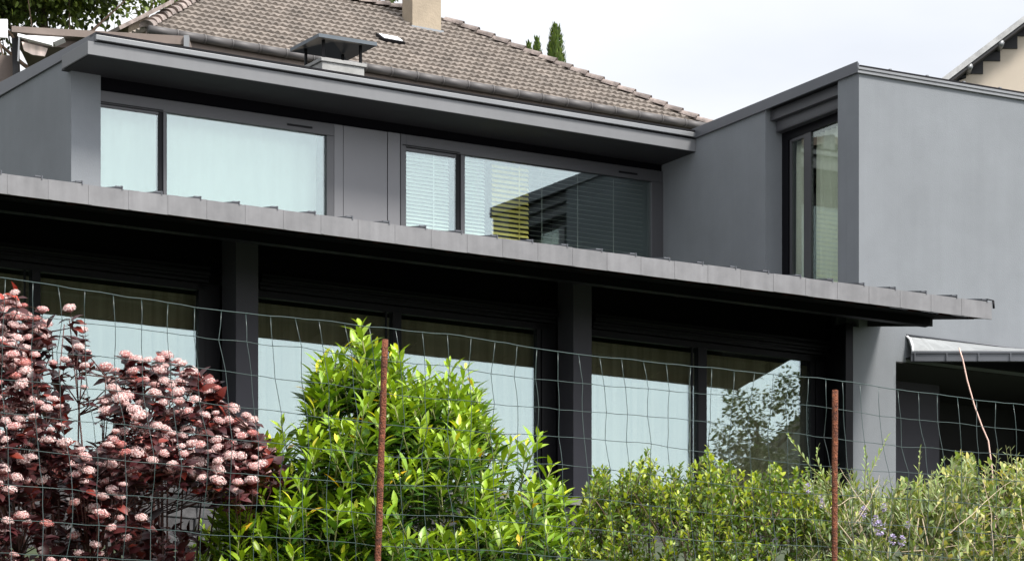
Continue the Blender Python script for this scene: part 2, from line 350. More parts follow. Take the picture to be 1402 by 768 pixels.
def curtain(name, pts, z0, z1, label, mt, amp=.05, wl=.16):
    root_v = []; fs = []; n = 0; m = MB(); (ua, va), (ub, vb) = pts; L = math.hypot(ub - ua, vb - va); k = int(L / .012)
    nx, ny = -(vb - va) / L, (ub - ua) / L
    zs = [z0, (z0 + z1) / 2, z1 - .3, z1]
    for z in zs:
        for i in range(k + 1):
            t = i / k; s_ = t * L; a = amp * (1 if z < z1 - .1 else .5) * (math.sin(s_ / wl * 6.283) + .5 * math.sin(s_ / wl * 2.9 + 1 + z * .3))
            root_v.append((ua + (ub - ua) * t + nx * a, va + (vb - va) * t + ny * a, z))
    for j in range(len(zs) - 1):
        for i in range(k): fs.append((j * (k + 1) + i, j * (k + 1) + i + 1, (j + 1) * (k + 1) + i + 1, (j + 1) * (k + 1) + i))
    m.add(root_v, fs, .5, True)
    c = m.build(name, M[mt], None, fr); c.location = house.location; c.rotation_euler = house.rotation_euler
    s2 = c.modifiers.new('thickness', 'SOLIDIFY'); s2.thickness = .004
    tag(c, label, 'curtain'); return c
curtain('curtain', ((.50, hv(1119, .5)), (.50, .40)), 12.42, z2 - .18, 'pale green drape at the right side of the tall recessed window', 'curtain')
curtain('curtain', ((.50, hv(1101, .5)), (.52, hv(1090.5, .5))), 12.42, z2 - .18, 'narrow gathered drape behind the slim casement of the recessed window', 'curtain', .03)
curtain('curtain', ((-10.75, VG + .55), (-6.6, VG + .55)), 12.45, 15.6, 'white sheer curtain drawn across the upper left window', 'sheer', .016, .34)

# ---- canopy (falls outward), seams, steel beams, soffit
u_end = H.onV(1358, VC); u_l = -21.0
zb, zt = 11.575, 11.845; PIT = .17
can = empty('canopy', (0, 0, 0)); can.parent = house
def slope(m, u0, u1, v0, v1, zlo0, th, tone=.5):
    a = [(u0, v0, zlo0 + (v0 - VC) * PIT), (u0, v1, zlo0 + (v1 - VC) * PIT), (u0, v1, zlo0 + (v1 - VC) * PIT + th), (u0, v0, zlo0 + (v0 - VC) * PIT + th)]
    return m.prism(a, [(u1, y, z) for (_, y, z) in a], tone)
m = MB(); slope(m, u_l, u_end - .01, VC + .03, VL + .2, zt - .06, .05); m.box(u_l, -.12, VL + .2, VG - .01, 12.32, 12.45)
m.build('roof_sheet', M['zinc'], can, fr)
m = MB(); u = u_end
k = 0; edges = []
while u > u_l:
    edges.append(u); u -= .59
for i in range(len(edges) - 1):
    t = random.random()
    dz = random.uniform(-.005, .005); m.box(edges[i + 1] + .0008, edges[i] - .0008, VC, VC + .03 + dz, zb + dz * .6, zt + dz, t)
    m.box(edges[i + 1] + .0, edges[i + 1] + .045, VC - .004, VC - .0008, zb + .004, zt - .004, min(1, t + .25))
m.build('fascia', M['zinc'], can, fr)
for e in edges:
    m = MB(); slope(m, e - .10, e - .085, VC - .01, VL + .2, zt - .012, .055); m.box(e - .19, e - .10, VC + .0, VC + .02, zt + .018, zt + .036)
    m.build('standing_seam', M['coping'], can, fr)
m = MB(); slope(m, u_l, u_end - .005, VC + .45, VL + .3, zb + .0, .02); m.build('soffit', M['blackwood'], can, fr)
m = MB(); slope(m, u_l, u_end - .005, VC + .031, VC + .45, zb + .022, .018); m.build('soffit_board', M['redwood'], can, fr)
for e in edges:
    m = MB(); slope(m, e - .12, e - .06, VC + .04, VC + .5, zb - .0, .02); m.build('batten', M['redwood'], can, fr)
# steel beam along the facade and tapered end rafter
vb0 = H.onU(1277, u_end - .25)
zbb = H.onU(1277, u_end - .25, 447)[1]
bt = H.onU(1277, u_end - .25, 434)[1]
m = MB(); ub = u_end - .25
m.box(u_l, ub - .06, vb0, vb0 + .06, zbb + .02, bt + .03); m.box(u_l, ub - .06, vb0 - .03, vb0 + .12, zbb, zbb + .019)
m.build('beam', M['black'], can, fr)
m = MB(); sl2 = PIT
m.prism([(ub - .05, vb0, zbb), (ub - .05, -.005, zbb + (0 - vb0) * sl2), (ub - .05, -.005, bt + .06 - vb0 * sl2), (ub - .05, vb0, bt + .02)],
        [(ub, vb0, zbb), (ub, -.005, zbb + (0 - vb0) * sl2), (ub, -.005, bt + .06 - vb0 * sl2), (ub, vb0, bt + .02)])
m.build('rafter', M['soffit'], can, fr)
m = MB(); m.tube([(u_end + .02, VC - .01, zt + .02), (u_end + .03, VC - .01, zt - .1)], .018, 6); m.tube([(u_end - .1, VC - .01, zt + .03), (u_end + .03, VC - .01, zt + .02)], .01, 5)
m.build('edge_hook', M['black'], can, fr)

# ---- lower glazing
gl = lambda px: H.onV(px, VL)
pil = lambda px: H.onV(px, VL - .5)
HEAD = 11.4; SILL = 8.75
for (a, b, lab) in ((323, 354, 'left pillar'), (785, 810.5, 'right pillar')):
    hb('pillar', 'pillar', [(pil(a), pil(b), VL - .5, VL - .02, 8.55, 12.2)], bevel=.008)
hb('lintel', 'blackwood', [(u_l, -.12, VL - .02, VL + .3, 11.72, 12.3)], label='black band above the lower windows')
def shutter(u0, u1):
    m = MB()
    m.box(u0, u1, VL - .16, VL + .2, 11.60, 11.719); m.box(u0, u1, VL - .10, VL + .2, 11.50, 11.599)
    m.tube([(u0, VL - .14, 11.66), (u1, VL - .14, 11.66)], .03, 8); m.tube([(u0, VL - .08, 11.55), (u1, VL - .08, 11.55)], .025, 8)
    return m
def bay(u0, u1, mull, label, thin=None):
    """u0,u1: clear opening between pillars; mull=(m0,m1) in u"""
    w = MB(); t = .07
    w.box(u0, u1, VL, VL + .1, HEAD, HEAD + .1); w.box(u0, u1, VL, VL + .1, SILL - .1, SILL)
    w.box(u1 - .02, u1, VL, VL + .1, SILL, HEAD)
    w.box(mull[0], mull[1], VL - .02, VL + .1, SILL, HEAD)
    w.box(mull[0] - .11, mull[0] - .085, VL, VL + .04, SILL, HEAD)
    o = w.build('window', M['frame_dark'], house, fr, .004); o['label'] = label
    shutter(u0, u1).build('shutter_box', M['frame_dark'], o, fr)
    return o
b0 = bay(pil(323) - 5.4 - .35, pil(323) - .25, (gl(43), gl(55)), 'lower window at the left edge, behind the pink flowering shrub')
pane('pane', pil(323) - 5.7, gl(43), SILL, HEAD, VL + .05, 'glass_low', b0); pane('pane', gl(55), gl(272), SILL, HEAD, VL + .05, 'glass_low', b0)
hb('jamb', 'frame_dark', [(gl(272), pil(323) - .02, VL, VL + .1, SILL, HEAD + .1)], b0)
b1 = bay(gl(352), gl(757), (gl(537), gl(549)), 'middle lower window, between the two pillars')
pane('pane', gl(352), gl(537), SILL, HEAD, VL + .05, 'glass_low', b1); pane('pane', gl(549), gl(735), SILL, HEAD, VL + .05, 'glass_low', b1)
hb('jamb', 'frame_dark', [(gl(735), pil(785) - .01, VL, VL + .1, SILL, HEAD + .1), (gl(741), gl(743), VL - .03, VL - .001, SILL, HEAD)], b1)
b2 = bay(gl(808), gl(1148), (gl(955), gl(967)), 'lower window at the right, next to the blank wall')
pane('pane', gl(808), gl(955), SILL, HEAD, VL + .05, 'glass_low', b2); pane('pane', gl(967), gl(1110), SILL, HEAD, VL + .05, 'glass_low', b2)
hb('jamb', 'frame_dark', [(gl(1110), gl(1148), VL, VL + .1, SILL, HEAD + .1), (gl(1116), gl(1118), VL - .03, VL - .001, SILL, HEAD), (gl(1128), gl(1130), VL - .03, VL - .001, SILL, HEAD)], b2)
hb('wall', 'black', [(H.onV(1158, .003), -.1165, .003, VL + .3, 8.5, 11.95)], label='black pier beside the right lower window')
# rooms behind
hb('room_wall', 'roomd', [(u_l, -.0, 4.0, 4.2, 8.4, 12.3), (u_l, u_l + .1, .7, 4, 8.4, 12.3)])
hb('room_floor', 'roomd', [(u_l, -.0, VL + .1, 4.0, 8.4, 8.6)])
hb('foundation', 'concrete', [(u_l, -.12, VL - .5, VL + .1, 7.6, 8.5), (-.114, 9, .36, 2, 7.6, 7.7)])
# roller blinds low part inside lower windows
for (a_, b_, lb_) in ((-60, 282, 'taupe net screen behind the lower window at the far left'), (350, 745, 'taupe net screen behind the lower window between the pillars'), (806, 1120, 'taupe net screen behind the lower window at the right')):
    c = hb('roller_blind', 'net', [(H.onV(a_, VL + .3), H.onV(b_, VL + .3), VL + .3, VL + .32, SILL, 11.38)], None)
    c.location = house.location; c.rotation_euler = house.rotation_euler; tag(c, lb_, 'blind')

# ---- chimney with raised metal cap on the flat roof
cv = 6.4
cx0, cx1 = H.onV(441, cv), H.onV(499, cv)
ct = H.onV(441, cv, 80)[1]
ch = MB(); ch.box(cx0, cx1, cv, cv + .75, 16.1, ct - .05)
cho = ch.build('chimney', M['concrete'], house, fr, .01)
hb('chimney_top', 'concrete', [(cx0 - .03, cx1 + .03, cv - .03, cv + .78, ct - .05, ct + .01)], cho, .006)
for (a, b) in ((cx0 + .05, cv + .05), (cx1 - .05, cv + .05), (cx0 + .05, cv + .7), (cx1 - .05, cv + .7)):
    m = MB(); m.box(a - .02, a + .02, b - .02, b + .02, ct + .01, ct + .33); m.build('leg', M['black'], cho, fr)
zc = ct + .30; ce = .15; m = MB(); A = (cx0 - ce, cv - ce - .02, zc); B = (cx1 + ce, cv - ce - .02, zc); C = (cx1 + ce, cv + .75 + ce, zc); Dd = (cx0 - ce, cv + .75 + ce, zc)
up = lambda p, h: (p[0], p[1], p[2] + h); mid = ((A[0] + C[0]) / 2, (A[1] + C[1]) / 2, zc + .17); midb = (mid[0], mid[1], zc + .12)
m.add([A, B, C, Dd, up(A, .06), up(B, .06), up(C, .06), up(Dd, .06), mid, midb],
      [(0, 1, 5, 4), (1, 2, 6, 5), (2, 3, 7, 6), (3, 0, 4, 7), (4, 5, 8), (5, 6, 8), (6, 7, 8), (7, 4, 8), (1, 0, 9), (2, 1, 9), (3, 2, 9), (0, 3, 9)])
m.build('cap', mat('cap_metal', (.07, .085, .10), .45, metal=.2, noise=(3, .1)), cho, fr)

# ---- lean-to porch roof at the right
pa_u, pa_z = H.onV(1247, -.22, 483); A2 = H.world(pa_u, -.22, pa_z)
def w2h(p):                                                                # world metres -> house model units
    x = p[0] / S - H.P[0]; y = p[1] / S - H.P[1]
    return (x * H.U[0] + y * H.U[1], x * H.V[0] + y * H.V[1], p[2] / S)
B2 = A2 + Vector((4.5, 0, 0)); a = w2h(A2); b = w2h(B2)
tz = H.onV(1253, 0, 461)[1] - .02
lean = empty('porch_roof', (0, 0, 0)); lean.parent = house; lean['label'] = 'small lean-to glass roof over the dark porch'
nrm = Vector((b[0] - a[0], b[1] - a[1], 0)).normalized(); pn_ = Vector((-nrm.y, nrm.x, 0))
def strip(m, p, q, w0, w1, z0_, z1_, tone=.5):
    P = Vector(p); Q = Vector(q)
    a4 = [P + pn_ * w0, Q + pn_ * w0, Q + pn_ * w1, P + pn_ * w1]
    m.prism([(v.x, v.y, z0_) for v in a4][::-1], [(v.x, v.y, z1_) for v in a4][::-1], tone)
m = MB(); strip(m, a, b, -.06, .05, pa_z - .145, pa_z); strip(m, a, b, -.085, -.061, pa_z - .02, pa_z + .012)
for i in range(9):
    q = Vector(a) + nrm * (.05 + i * .52); strip(m, q, q + nrm * .02, -.09, -.061, pa_z - .15, pa_z - .02)
m.build('gutter', M['coping'], lean, fr)
m = MB(); aa = (a[0] + .06, a[1] + .04, pa_z + .03); bb = (b[0], b[1] + .04, pa_z + .03); wa = (a[0] + .08, -.004, tz); wb = (b[0] + .08, -.004, tz)
NS = 16
for i in range(NS):
    f0, f1 = i / NS, (i + 1) / NS; l_ = lambda p, q, t: tuple(p[j] + (q[j] - p[j]) * t for j in range(3))
    q4 = [l_(aa, bb, f0), l_(aa, bb, f1), l_(wa, wb, f1), l_(wa, wb, f0)]; m.prism(q4, [(x, y, z + .02) for (x, y, z) in q4])
m.build('glazing', mat('milky_glazing', (.24, .25, .255), .35, noise=(4, .15)), lean, fr)
m = MB(); m.tube([(wa[0] - .02, -.02, tz + .03), (wb[0], -.02, tz + .03)], .014, 6, .5); m.tube([(a[0] + .3, a[1] + .02, pa_z + .12), (a[0] + .9, a[1] - .2, pa_z + .075)], .012, 5)
m.build('edge_trim', M['coping'], lean, fr)
m = MB(); m.tube([(wa[0] - .01, -.0, tz + .02), (wa[0] + .01, -.08, tz - .05), (aa[0] + .02, aa[1] + .02, pa_z + .12), (aa[0] - .0, aa[1], pa_z + .02)], .02, 8); m.build('end_cap', M['white'], lean, fr)
m = MB(); strip(m, a, b, .051, .06, pa_z - .14, pa_z - .0); m.build('fascia', M['black'], lean, fr)
m = MB(); q0 = (a[0] + .04, a[1] + .05, pa_z - .06); q1 = (b[0], b[1] + .05, pa_z - .06)
q4 = [q0, q1, (b[0] + .05, -.003, pa_z - .06), (a[0] + .06, -.003, pa_z - .06)]; m.prism(q4, [(x, y, z + .02) for (x, y, z) in q4])
m.build('ceiling', M['black'], lean, fr)
# hanging cord
cord = MB(); Dc = A2.y - .15
cord.tube([pt(x, y, Dc) for (x, y) in ((1313, 476), (1318, 492), (1324, 520), (1334, 555), (1345, 585), (1353, 603), (1358, 640), (1362, 700), (1364, 752))], .0105, 5)
tag(cord.build('cord', M['cord']), 'thin pink cord hanging down from the porch gutter', 'cord')

# ------------------------------------------------------------ stone terrace wall
tw = empty('stone_wall', H.world(-10, VL - 1.0, 7.2), TH, 'rough grey stone terrace wall with pale cap under the lower windows', 'wall')
def wl(m, name, mt, bev=0): return m.build(name, M[mt], tw, None, bev)
m = MB(); L0 = -9.0; hz = (8.62 - 7.2) * S
row = 0; z = -.6
while z < hz - .1:
    hh = random.uniform(.13, .2); hh = min(hh, hz - .08 - z) if hz - .08 - z < .24 else hh; x = L0
    while x < 8.2:
        ww = random.uniform(.25, .6); d = random.uniform(0, .05); j = lambda: random.uniform(-.012, .012)
        x1 = x + ww - .018; z1_ = z + hh - .018
        f_ = [(x + j(), -d + j(), z + j()), (x1 + j(), -d + j(), z + j()), (x1 + j(), -d + j(), z1_ + j()), (x + j(), -d + j(), z1_ + j())]
        m.prism(f_, [(p[0], .3, p[2]) for p in f_], random.random()); x += ww
    z += hh
o = m.build('stonework', M['stone'], tw, None, .012)
m = MB(); m.box(L0, 8.2, .03, .35, -.6, hz - .09); m.build('core', M['soffit'], tw)
m = MB(); m.box(L0, 8.2, -.09, .9, hz - .085, hz); m.build('cap', M['capstone'], tw, None, .01)

# ------------------------------------------------------------ tiled hip roof house behind
D_e = 80.0; THR = math.atan(F / (8266 - CX))
PR = ((975 - CX) / F * D_e, D_e)
T = Frame(PR, THR); ze = (HZ - 176) / F * D_e
Lr = -T.onV(200, 0)
def proj(u, v, z):
    x = T.P[0] + u * T.U[0] + v * T.V[0]; y = T.P[1] + u * T.U[1] + v * T.V[1]
    return CX + F * x / y, HZ - F * z / y
best = None
for wi in range(20, 140):
    w = wi * .08
    p = proj(-w, w, ze)
    if best is None or abs(p[0] - 590) < best[0]: best = (abs(p[0] - 590), w)
W = best[1]
best = None
for pi_ in range(15, 45):
    tp = math.tan(R(pi_)); p = proj(-W, W, ze + W * tp)
    if best is None or abs(p[1] - 27) < best[0]: best = (abs(p[1] - 27), tp, pi_)
TP = best[1]
print('ROOF', 'W', W, 'pitch', best[2], 'len', Lr, 'z', ze)
tr = T.root('tiled_house', ze - 4, 'old house with brown tiled hip roof and beige chimney behind the grey house', 'house')
frt = (S, (ze - 4) * S)
bodyw = MB(); bodyw.box(-Lr + .5, -.5, .5, 2 * W - .5, ze - 7, ze - .02); bodyw.build('wall', M['beige_wall'], tr, frt)
CS = math.sqrt(1 + TP * TP)
def tiles(fn, length, w, course=.33, tw_=.165, seg=6):
    """fn(a, b, h): along the eave, plan distance inwards, height above the plane"""
    m = MB(); nb = int(w * CS / course); ncol = int(length / tw_)
    for r in range(nb + 1):
        b0_ = r * course / CS; b1_ = min(w, (r + 1.12) * course / CS); off = (r * .36) % 1
        for c in range(-1, ncol + 1):
            a0 = (c + off) * tw_; a1 = a0 + tw_
            lo, hi = b0_ * .985, length - b0_ * .985
            if a1 < lo or a0 > hi: continue
            lift = random.uniform(-.004, .006); vs = []
            for (bb_, hh_) in ((b0_, -.03), (b0_, .05 + lift), (b1_, .0 + lift)):
                for k in range(seg + 1):
                    t = k / seg; aa_ = a0 + t * tw_
                    hgt = hh_ + ((.042 * math.sin(math.pi * min(1, t * 1.25)) ** 1.3 * (1 if hh_ > .02 else .6) if t < .8 else 0) if hh_ > -.02 else 0)
                    aa_ = min(max(aa_, bb_ * .98), length - bb_ * .98)
                    vs.append(fn(aa_, bb_, hgt))
            n = seg + 1; fs = []
            for rr in (0, 1):
                for k in range(seg): fs.append((rr * n + k, rr * n + k + 1, (rr + 1) * n + k + 1, (rr + 1) * n + k))
            m.add(vs, fs, random.random())
    return m
nn = 1 / CS
ff = lambda a, b, h: (-Lr + a, b - h * TP * nn, ze + b * TP + h * nn)
rf = tiles(ff, Lr, W).build('roof', M['tile'], tr, frt)
fl = lambda a, b, h: (-Lr + b - h * TP * nn, 2 * W - a, ze + b * TP + h * nn)
tiles(fl, 2 * W, W).build('roof', M['tile'], tr, frt)
m = MB(); m.add([(0, 0, ze), (0, 2 * W, ze), (-W, W, ze + W * TP)], [(0, 1, 2)]); m.add([(0, 2 * W, ze), (-Lr, 2 * W, ze), (-Lr + W, W, ze + W * TP), (-W, W, ze + W * TP)], [(0, 1, 2, 3)])
m.add([(0, 0, ze - .03), (-Lr, 0, ze - .03), (-Lr, 2 * W, ze - .03), (0, 2 * W, ze - .03)], [(0, 1, 2, 3)])
m.add([(0, 0, ze - .02), (-Lr, 0, ze - .02), (-Lr + W, W, ze + W * TP - .02), (-W, W, ze + W * TP - .02)], [(0, 1, 2, 3)])
m.build('roof', M['tile'], tr, frt)
def ridge_run(m, p, q, seg=.38):
    P = Vector(p); Q = Vector(q); d = (Q - P); n = int(d.length / seg); d.normalize(); side = d.cross(Vector((0, 0, 1))).normalized(); up_ = side.cross(d)
    for i in range(n):
        s0 = P + d * (i * seg); s1 = s0 + d * (seg * 1.12); jx = random.uniform(-.012, .012); vs = []
        for (c, r, lift) in ((s0, .15, .05), (s1, .12, .02)):
            for k in range(9):
                t = math.pi * (k / 8) ; vs.append(c + side * (math.cos(t) * r + jx) + up_ * (math.sin(t) * r * .85 + lift))
        fs = [(k, k + 1, 10 + k, 9 + k) for k in range(8)] + [tuple(range(9))]
        m.add(vs, fs, random.random(), True)
for (p, q) in (((0, 0, ze), (-W, W, ze + W * TP)), ((-Lr, 0, ze), (-Lr + W, W, ze + W * TP)), ((-W, W, ze + W * TP), (-Lr + W, W, ze + W * TP))):
    m = MB(); ridge_run(m, p, q); m.build('ridge_tiles', M['ridge'], rf, frt)
m = MB(); n = int(Lr / .62)
for i in range(n):
    m.tube([(-Lr + i * .62, -.12, ze - .03), (-Lr + (i + 1) * .62 - .03, -.12, ze - .03)], .085, 10, random.random())
    m.tube([(-Lr + (i + 1) * .62 - .03, -.12, ze - .03), (-Lr + (i + 1) * .62, -.12, ze - .03)], .098, 10, .9)
m.build('gutter', M['gutter_br'], tr, frt)
m = MB(); m.box(-Lr, 0, -.03, .02, ze - .3, ze - .04); m.build('fascia', M['brown'], tr, frt)
# older side roof: grey verge slab with a tan gable below it, at the left hip
m = MB(); P0 = [T.onV(161, .6, 37), T.onV(237, .6, -1), T.onV(237, .6, 5), T.onV(163, .6, 42)]
m.prism([(u, .55, z) for (u, z) in P0][::-1], [(u, 3.0, z) for (u, z) in P0][::-1]); m.build('verge_slab', M['ridge'], tr, frt)
m = MB(); P0 = [T.onV(176, .7, 36), T.onV(202, .7, 22), T.onV(202, .7, 60), T.onV(176, .7, 60)]
m.prism([(u, .7, z) for (u, z) in P0][::-1], [(u, 2.5, z) for (u, z) in P0][::-1]); m.build('side_gable', M['beige'], tr, frt)
def on_roof(px, py):                                                       # where the front roof plane meets a sight line
    best = None
    lo, hi = 0.0, W
    for i in range(60):
        v = (lo + hi) / 2; u, z = T.onV(px, v, py)
        if z > ze + v * TP: lo = v
        else: hi = v
    return u, v, ze + v * TP
cu, cvv, cz_ = on_roof(586, 44)
m = MB(); cw = .46; m.box(cu - .40, cu + cw - .12, cvv, cvv + .42, cz_ - .5, cz_ + 1.6); cc = m.build('chimney', M['beige'], tr, frt, .01)
hbm = MB(); hbm.box(cu - .44, cu + cw - .08, cvv - .04, cvv + .03, cz_ + .0, cz_ + .07); hbm.build('flashing', mat('lead', (.20, .215, .23), .5, metal=.4), cc, frt)
for (pa, pb, lab) in (((513, 53), (553, 66), 'small white skylight in the middle of the roof'), ((330, -6), (368, 4), 'skylight near the ridge')):
    (u0, v0, z0_), (u1, v1, z1_) = on_roof(*pa), on_roof(*pb)
    m = MB(); vlo, vhi = v1, v0
    if vhi < vlo + .25: vhi = vlo + .25
    lo_u, hi_u = min(u0, u1) - .0, max(u0, u1)
    q = lambda u, v, h: (u, v - h * TP * nn, ze + v * TP + h * nn)
    m.prism([q(lo_u, vlo, .06), q(hi_u, vlo, .06), q(hi_u, vhi, .06), q(lo_u, vhi, .06)], [q(lo_u, vlo, .12), q(hi_u, vlo, .12), q(hi_u, vhi, .12), q(lo_u, vhi, .12)])
    sk = m.build('skylight', M['frame_dark'], rf, frt); sk['label'] = lab
    m = MB(); e = .04
    m.prism([q(lo_u + e, vlo + e, .121), q(hi_u - e, vlo + e, .121), q(hi_u - e, vhi - e, .121), q(lo_u + e, vhi - e, .121)], [q(lo_u + e, vlo + e, .13), q(hi_u - e, vlo + e, .13), q(hi_u - e, vhi - e, .13), q(lo_u + e, vhi - e, .13)])
    m.build('pane', M['white'], sk, frt)

# ------------------------------------------------------------ beige gable house, upper right
vg2 = 0.0
GF = Frame((12.0, 84.0), R(2)); gw = GF.root('gabled_house', 12, 'beige gabled house with dark stepped verge behind the right parapet', 'house')
frg = (S, 12 * S)
G = lambda px, py, v=vg2: GF.onV(px, v, py)
u0, z0_ = G(1290, 107); u1, z1_ = G(1402, 22)
slp = (z1_ - z0_) / (u1 - u0); apex_u = u0 + 7.0; apex_z = z0_ + 7.0 * slp
zz = lambda u: z0_ + (u - u0) * slp
m = MB(); b_ = u0 - 2.0
m.prism([(b_ + 1.2, vg2 + .5, 9), (2 * apex_u - b_ - 1.2, vg2 + .5, 9), (2 * apex_u - b_ - 1.2, vg2 + .5, zz(b_ + 1.2) - .2), (apex_u, vg2 + .5, apex_z - .2), (b_ + 1.2, vg2 + .5, zz(b_ + 1.2) - .2)],
        [(b_ + 1.2, vg2 + 9, 9), (2 * apex_u - b_ - 1.2, vg2 + 9, 9), (2 * apex_u - b_ - 1.2, vg2 + 9, zz(b_ + 1.2) - .2), (apex_u, vg2 + 9, apex_z - .2), (b_ + 1.2, vg2 + 9, zz(b_ + 1.2) - .2)])
m.build('wall', M['beige_wall'], gw, frg)
m = MB()
for sgn in (0, 1):
    a_ = [(b_, zz(b_)), (apex_u, apex_z), (apex_u, apex_z - .15), (b_, zz(b_) - .15)]
    if sgn: a_ = [(2 * apex_u - x, z) for (x, z) in a_][::-1]
    m.prism([(x, vg2, z) for (x, z) in a_], [(x, vg2 + 9.4, z) for (x, z) in a_])
m.build('roof', mat('grey_roof_edge', (.30, .30, .30), .7, noise=(5, .25)), gw, frg)
m = MB()
a_ = [(b_, zz(b_) - .152), (apex_u, apex_z - .152), (apex_u, apex_z - .23), (b_, zz(b_) - .23)]
m.prism([(x, vg2 + .03, z) for (x, z) in a_], [(x, vg2 + .49, z) for (x, z) in a_]); m.build('verge_board', M['soffit'], gw, frg)
m = MB(); stx = [G(p, 60, vg2 + .47)[0] for p in (1300, 1323, 1346, 1369.5, 1393, 1417, 1441)]
for i in range(6):
    zt_ = zz(stx[i]) - .235; zlow = G((1323, 1346, 1369.5, 1393, 1417, 1441)[i], (107, 101.5, 84, 67, 50, 33)[i], vg2 + .47)[1]
    m.prism([(stx[i], vg2 + .46, zlow), (stx[i + 1], vg2 + .46, zlow), (stx[i + 1], vg2 + .46, zz(stx[i + 1]) - .2), (stx[i], vg2 + .46, zz(stx[i]) - .2)],
            [(stx[i], vg2 + .499, zlow), (stx[i + 1], vg2 + .499, zlow), (stx[i + 1], vg2 + .499, zz(stx[i + 1]) - .2), (stx[i], vg2 + .499, zz(stx[i]) - .2)])
m.build('stepped_border', M['soffit'], gw, frg)
for (px, py) in ((1328, 91), (1371, 59), (1414, 27)):
    u, z = G(px, py); m = MB(); m.tube([(u, vg2 + .02, z), (u + .02, vg2 + .45, z)], .075, 10); m.build('purlin_end', M['gutter_metal'], gw, frg)

# ------------------------------------------------------------ brown flat shelter and awning, upper left
Ds = 66.0 * S
def world_box(m, p00, p11, depth): pass
sh = empty('garden_shelter', pt(120, 110, Ds), R(15), 'brown flat roofed shelter above the left end of the grey house', 'shelter')
def shl(pts, y0, y1, name, mt, parent=sh, lab=None):
    """outline in pixels at distance Ds, extruded in depth"""
    c, s_ = math.cos(-R(15)), math.sin(-R(15)); m = MB(); base = sh.location
    q = []
    for dy in (y0, y1):
        ring = []
        for (x, y) in pts:
            k = (x - 140) / F * Ds * math.tan(R(15)); p = pt(x, y, Ds + k); p = Vector((p.x, p.y, p.z)) + Vector((0, dy, 0)) - base
            ring.append((p.x * c - p.y * s_, p.x * s_ + p.y * c, p.z))
        q.append(ring)
    m.prism(q[0][::-1], q[1][::-1]); return m.build(name, M[mt], parent)
shl([(16, 36), (258, 50), (258, 62), (16, 44)], 0, 2.2, 'roof_edge', 'brown')
shl([(30, 44.5), (250, 61), (250, 68), (30, 56)], .25, 2.0, 'beam', 'brown')
shl([(12, 44), (20, 44.5), (22, 110), (14, 110)], .3, .5, 'post', 'soffit')
shl([(252, 50), (259, 50), (259, 80), (252, 80)], -.05, .1, 'downpipe', 'gutter_metal')
shl([(-40, 60), (14, 62), (14, 120), (-40, 120)], .55, .8, 'back_wall', 'brown')
wb = shl([(-30, 31), (12, 31), (12, 56), (-30, 55)], -.16, -.1, 'white_board', 'white', None)
def toplevel(o, lab, cat): o.location = sh.location; o.rotation_euler = sh.rotation_euler; tag(o, lab, cat)
toplevel(wb, 'plain white board at the left edge beside the brown shelter', 'board')
aw = empty('awning', sh.location, R(15), 'white framed awning with pale hanging cloth below the brown shelter', 'awning')
shl([(28, 54), (75, 65), (75, 70), (28, 58)], -.3, -.2, 'front_bar', 'white', aw)
shl([(40, 54), (90, 57), (76, 63), (38, 56.5)], -.2, .05, 'cover', 'white', aw)
shl([(31, 60), (66, 69), (62, 80), (46, 78), (34, 72)], -.1, -.06, 'cloth', 'cloth', aw)
shl([(29, 58), (31, 59), (29.5, 92), (27.5, 92)], -.3, -.25, 'pole', 'gutter_metal', aw)

# ------------------------------------------------------------ foliage machinery
def unit(a): return a / np.maximum(np.linalg.norm(a, axis=1, keepdims=True), 1e-9)
def leaves_mesh(name, P, Dr, Nn, Ln, Wd, C, fold=.25, droop=.25, shape=(.62, .95, .80), wave=0):
    """P base, Dr direction, Nn up-normal, Ln length, Wd width, C colour; one pointed folded leaf each"""
    n = len(P); Dr = unit(Dr); Sd = unit(np.cross(Dr, Nn)); Nn = unit(np.cross(Sd, Dr))
    ts = np.array([0, .25, .25, .25, .55, .55, .55, .80, .80, .80, 1.0])
    ss = np.array([0, -1, 0, 1, -1, 0, 1, -1, 0, 1, 0]) * np.array([0] + [shape[0]] * 3 + [shape[1]] * 3 + [shape[2] * .72] * 3 + [0])
    V = np.zeros((n, 11, 3))
    for i in range(11):
        t = ts[i]; s_ = ss[i]
        V[:, i] = P + Dr * (Ln * t)[:, None] + Sd * (Wd * .5 * s_)[:, None] + Nn * ((abs(s_) * fold * Wd * .5) - droop * Ln * t * t)[:, None]
    fc = [(0, 2, 1), (0, 3, 2), (1, 2, 5, 4), (2, 3, 6, 5), (4, 5, 8, 7), (5, 6, 9, 8), (7, 8, 10), (8, 9, 10)]
    sizes = np.array([len(f) for f in fc]); flat = np.concatenate([np.array(f) for f in fc])
    me = bpy.data.meshes.new(name); me.vertices.add(n * 11); me.vertices.foreach_set('co', V.ravel())
    loops = (flat[None, :] + (np.arange(n) * 11)[:, None]).ravel()
    me.loops.add(len(loops)); me.loops.foreach_set('vertex_index', loops.astype(np.int32))
    tot = np.tile(sizes, n); st = np.concatenate([[0], np.cumsum(tot)[:-1]])
    me.polygons.add(len(tot)); me.polygons.foreach_set('loop_start', st.astype(np.int32)); me.polygons.foreach_set('loop_total', tot.astype(np.int32))
    me.polygons.foreach_set('use_smooth', np.ones(len(tot), bool))
    me.update(calc_edges=True)
    ca = me.attributes.new('col', 'FLOAT_COLOR', 'POINT')
    cc_ = np.ones((n, 11, 4)); cc_[:, :, :3] = C[:, None, :]; cc_[:, [2, 5, 8], :3] *= 1.12
    ca.data.foreach_set('color', cc_.ravel()); me.validate(); return me
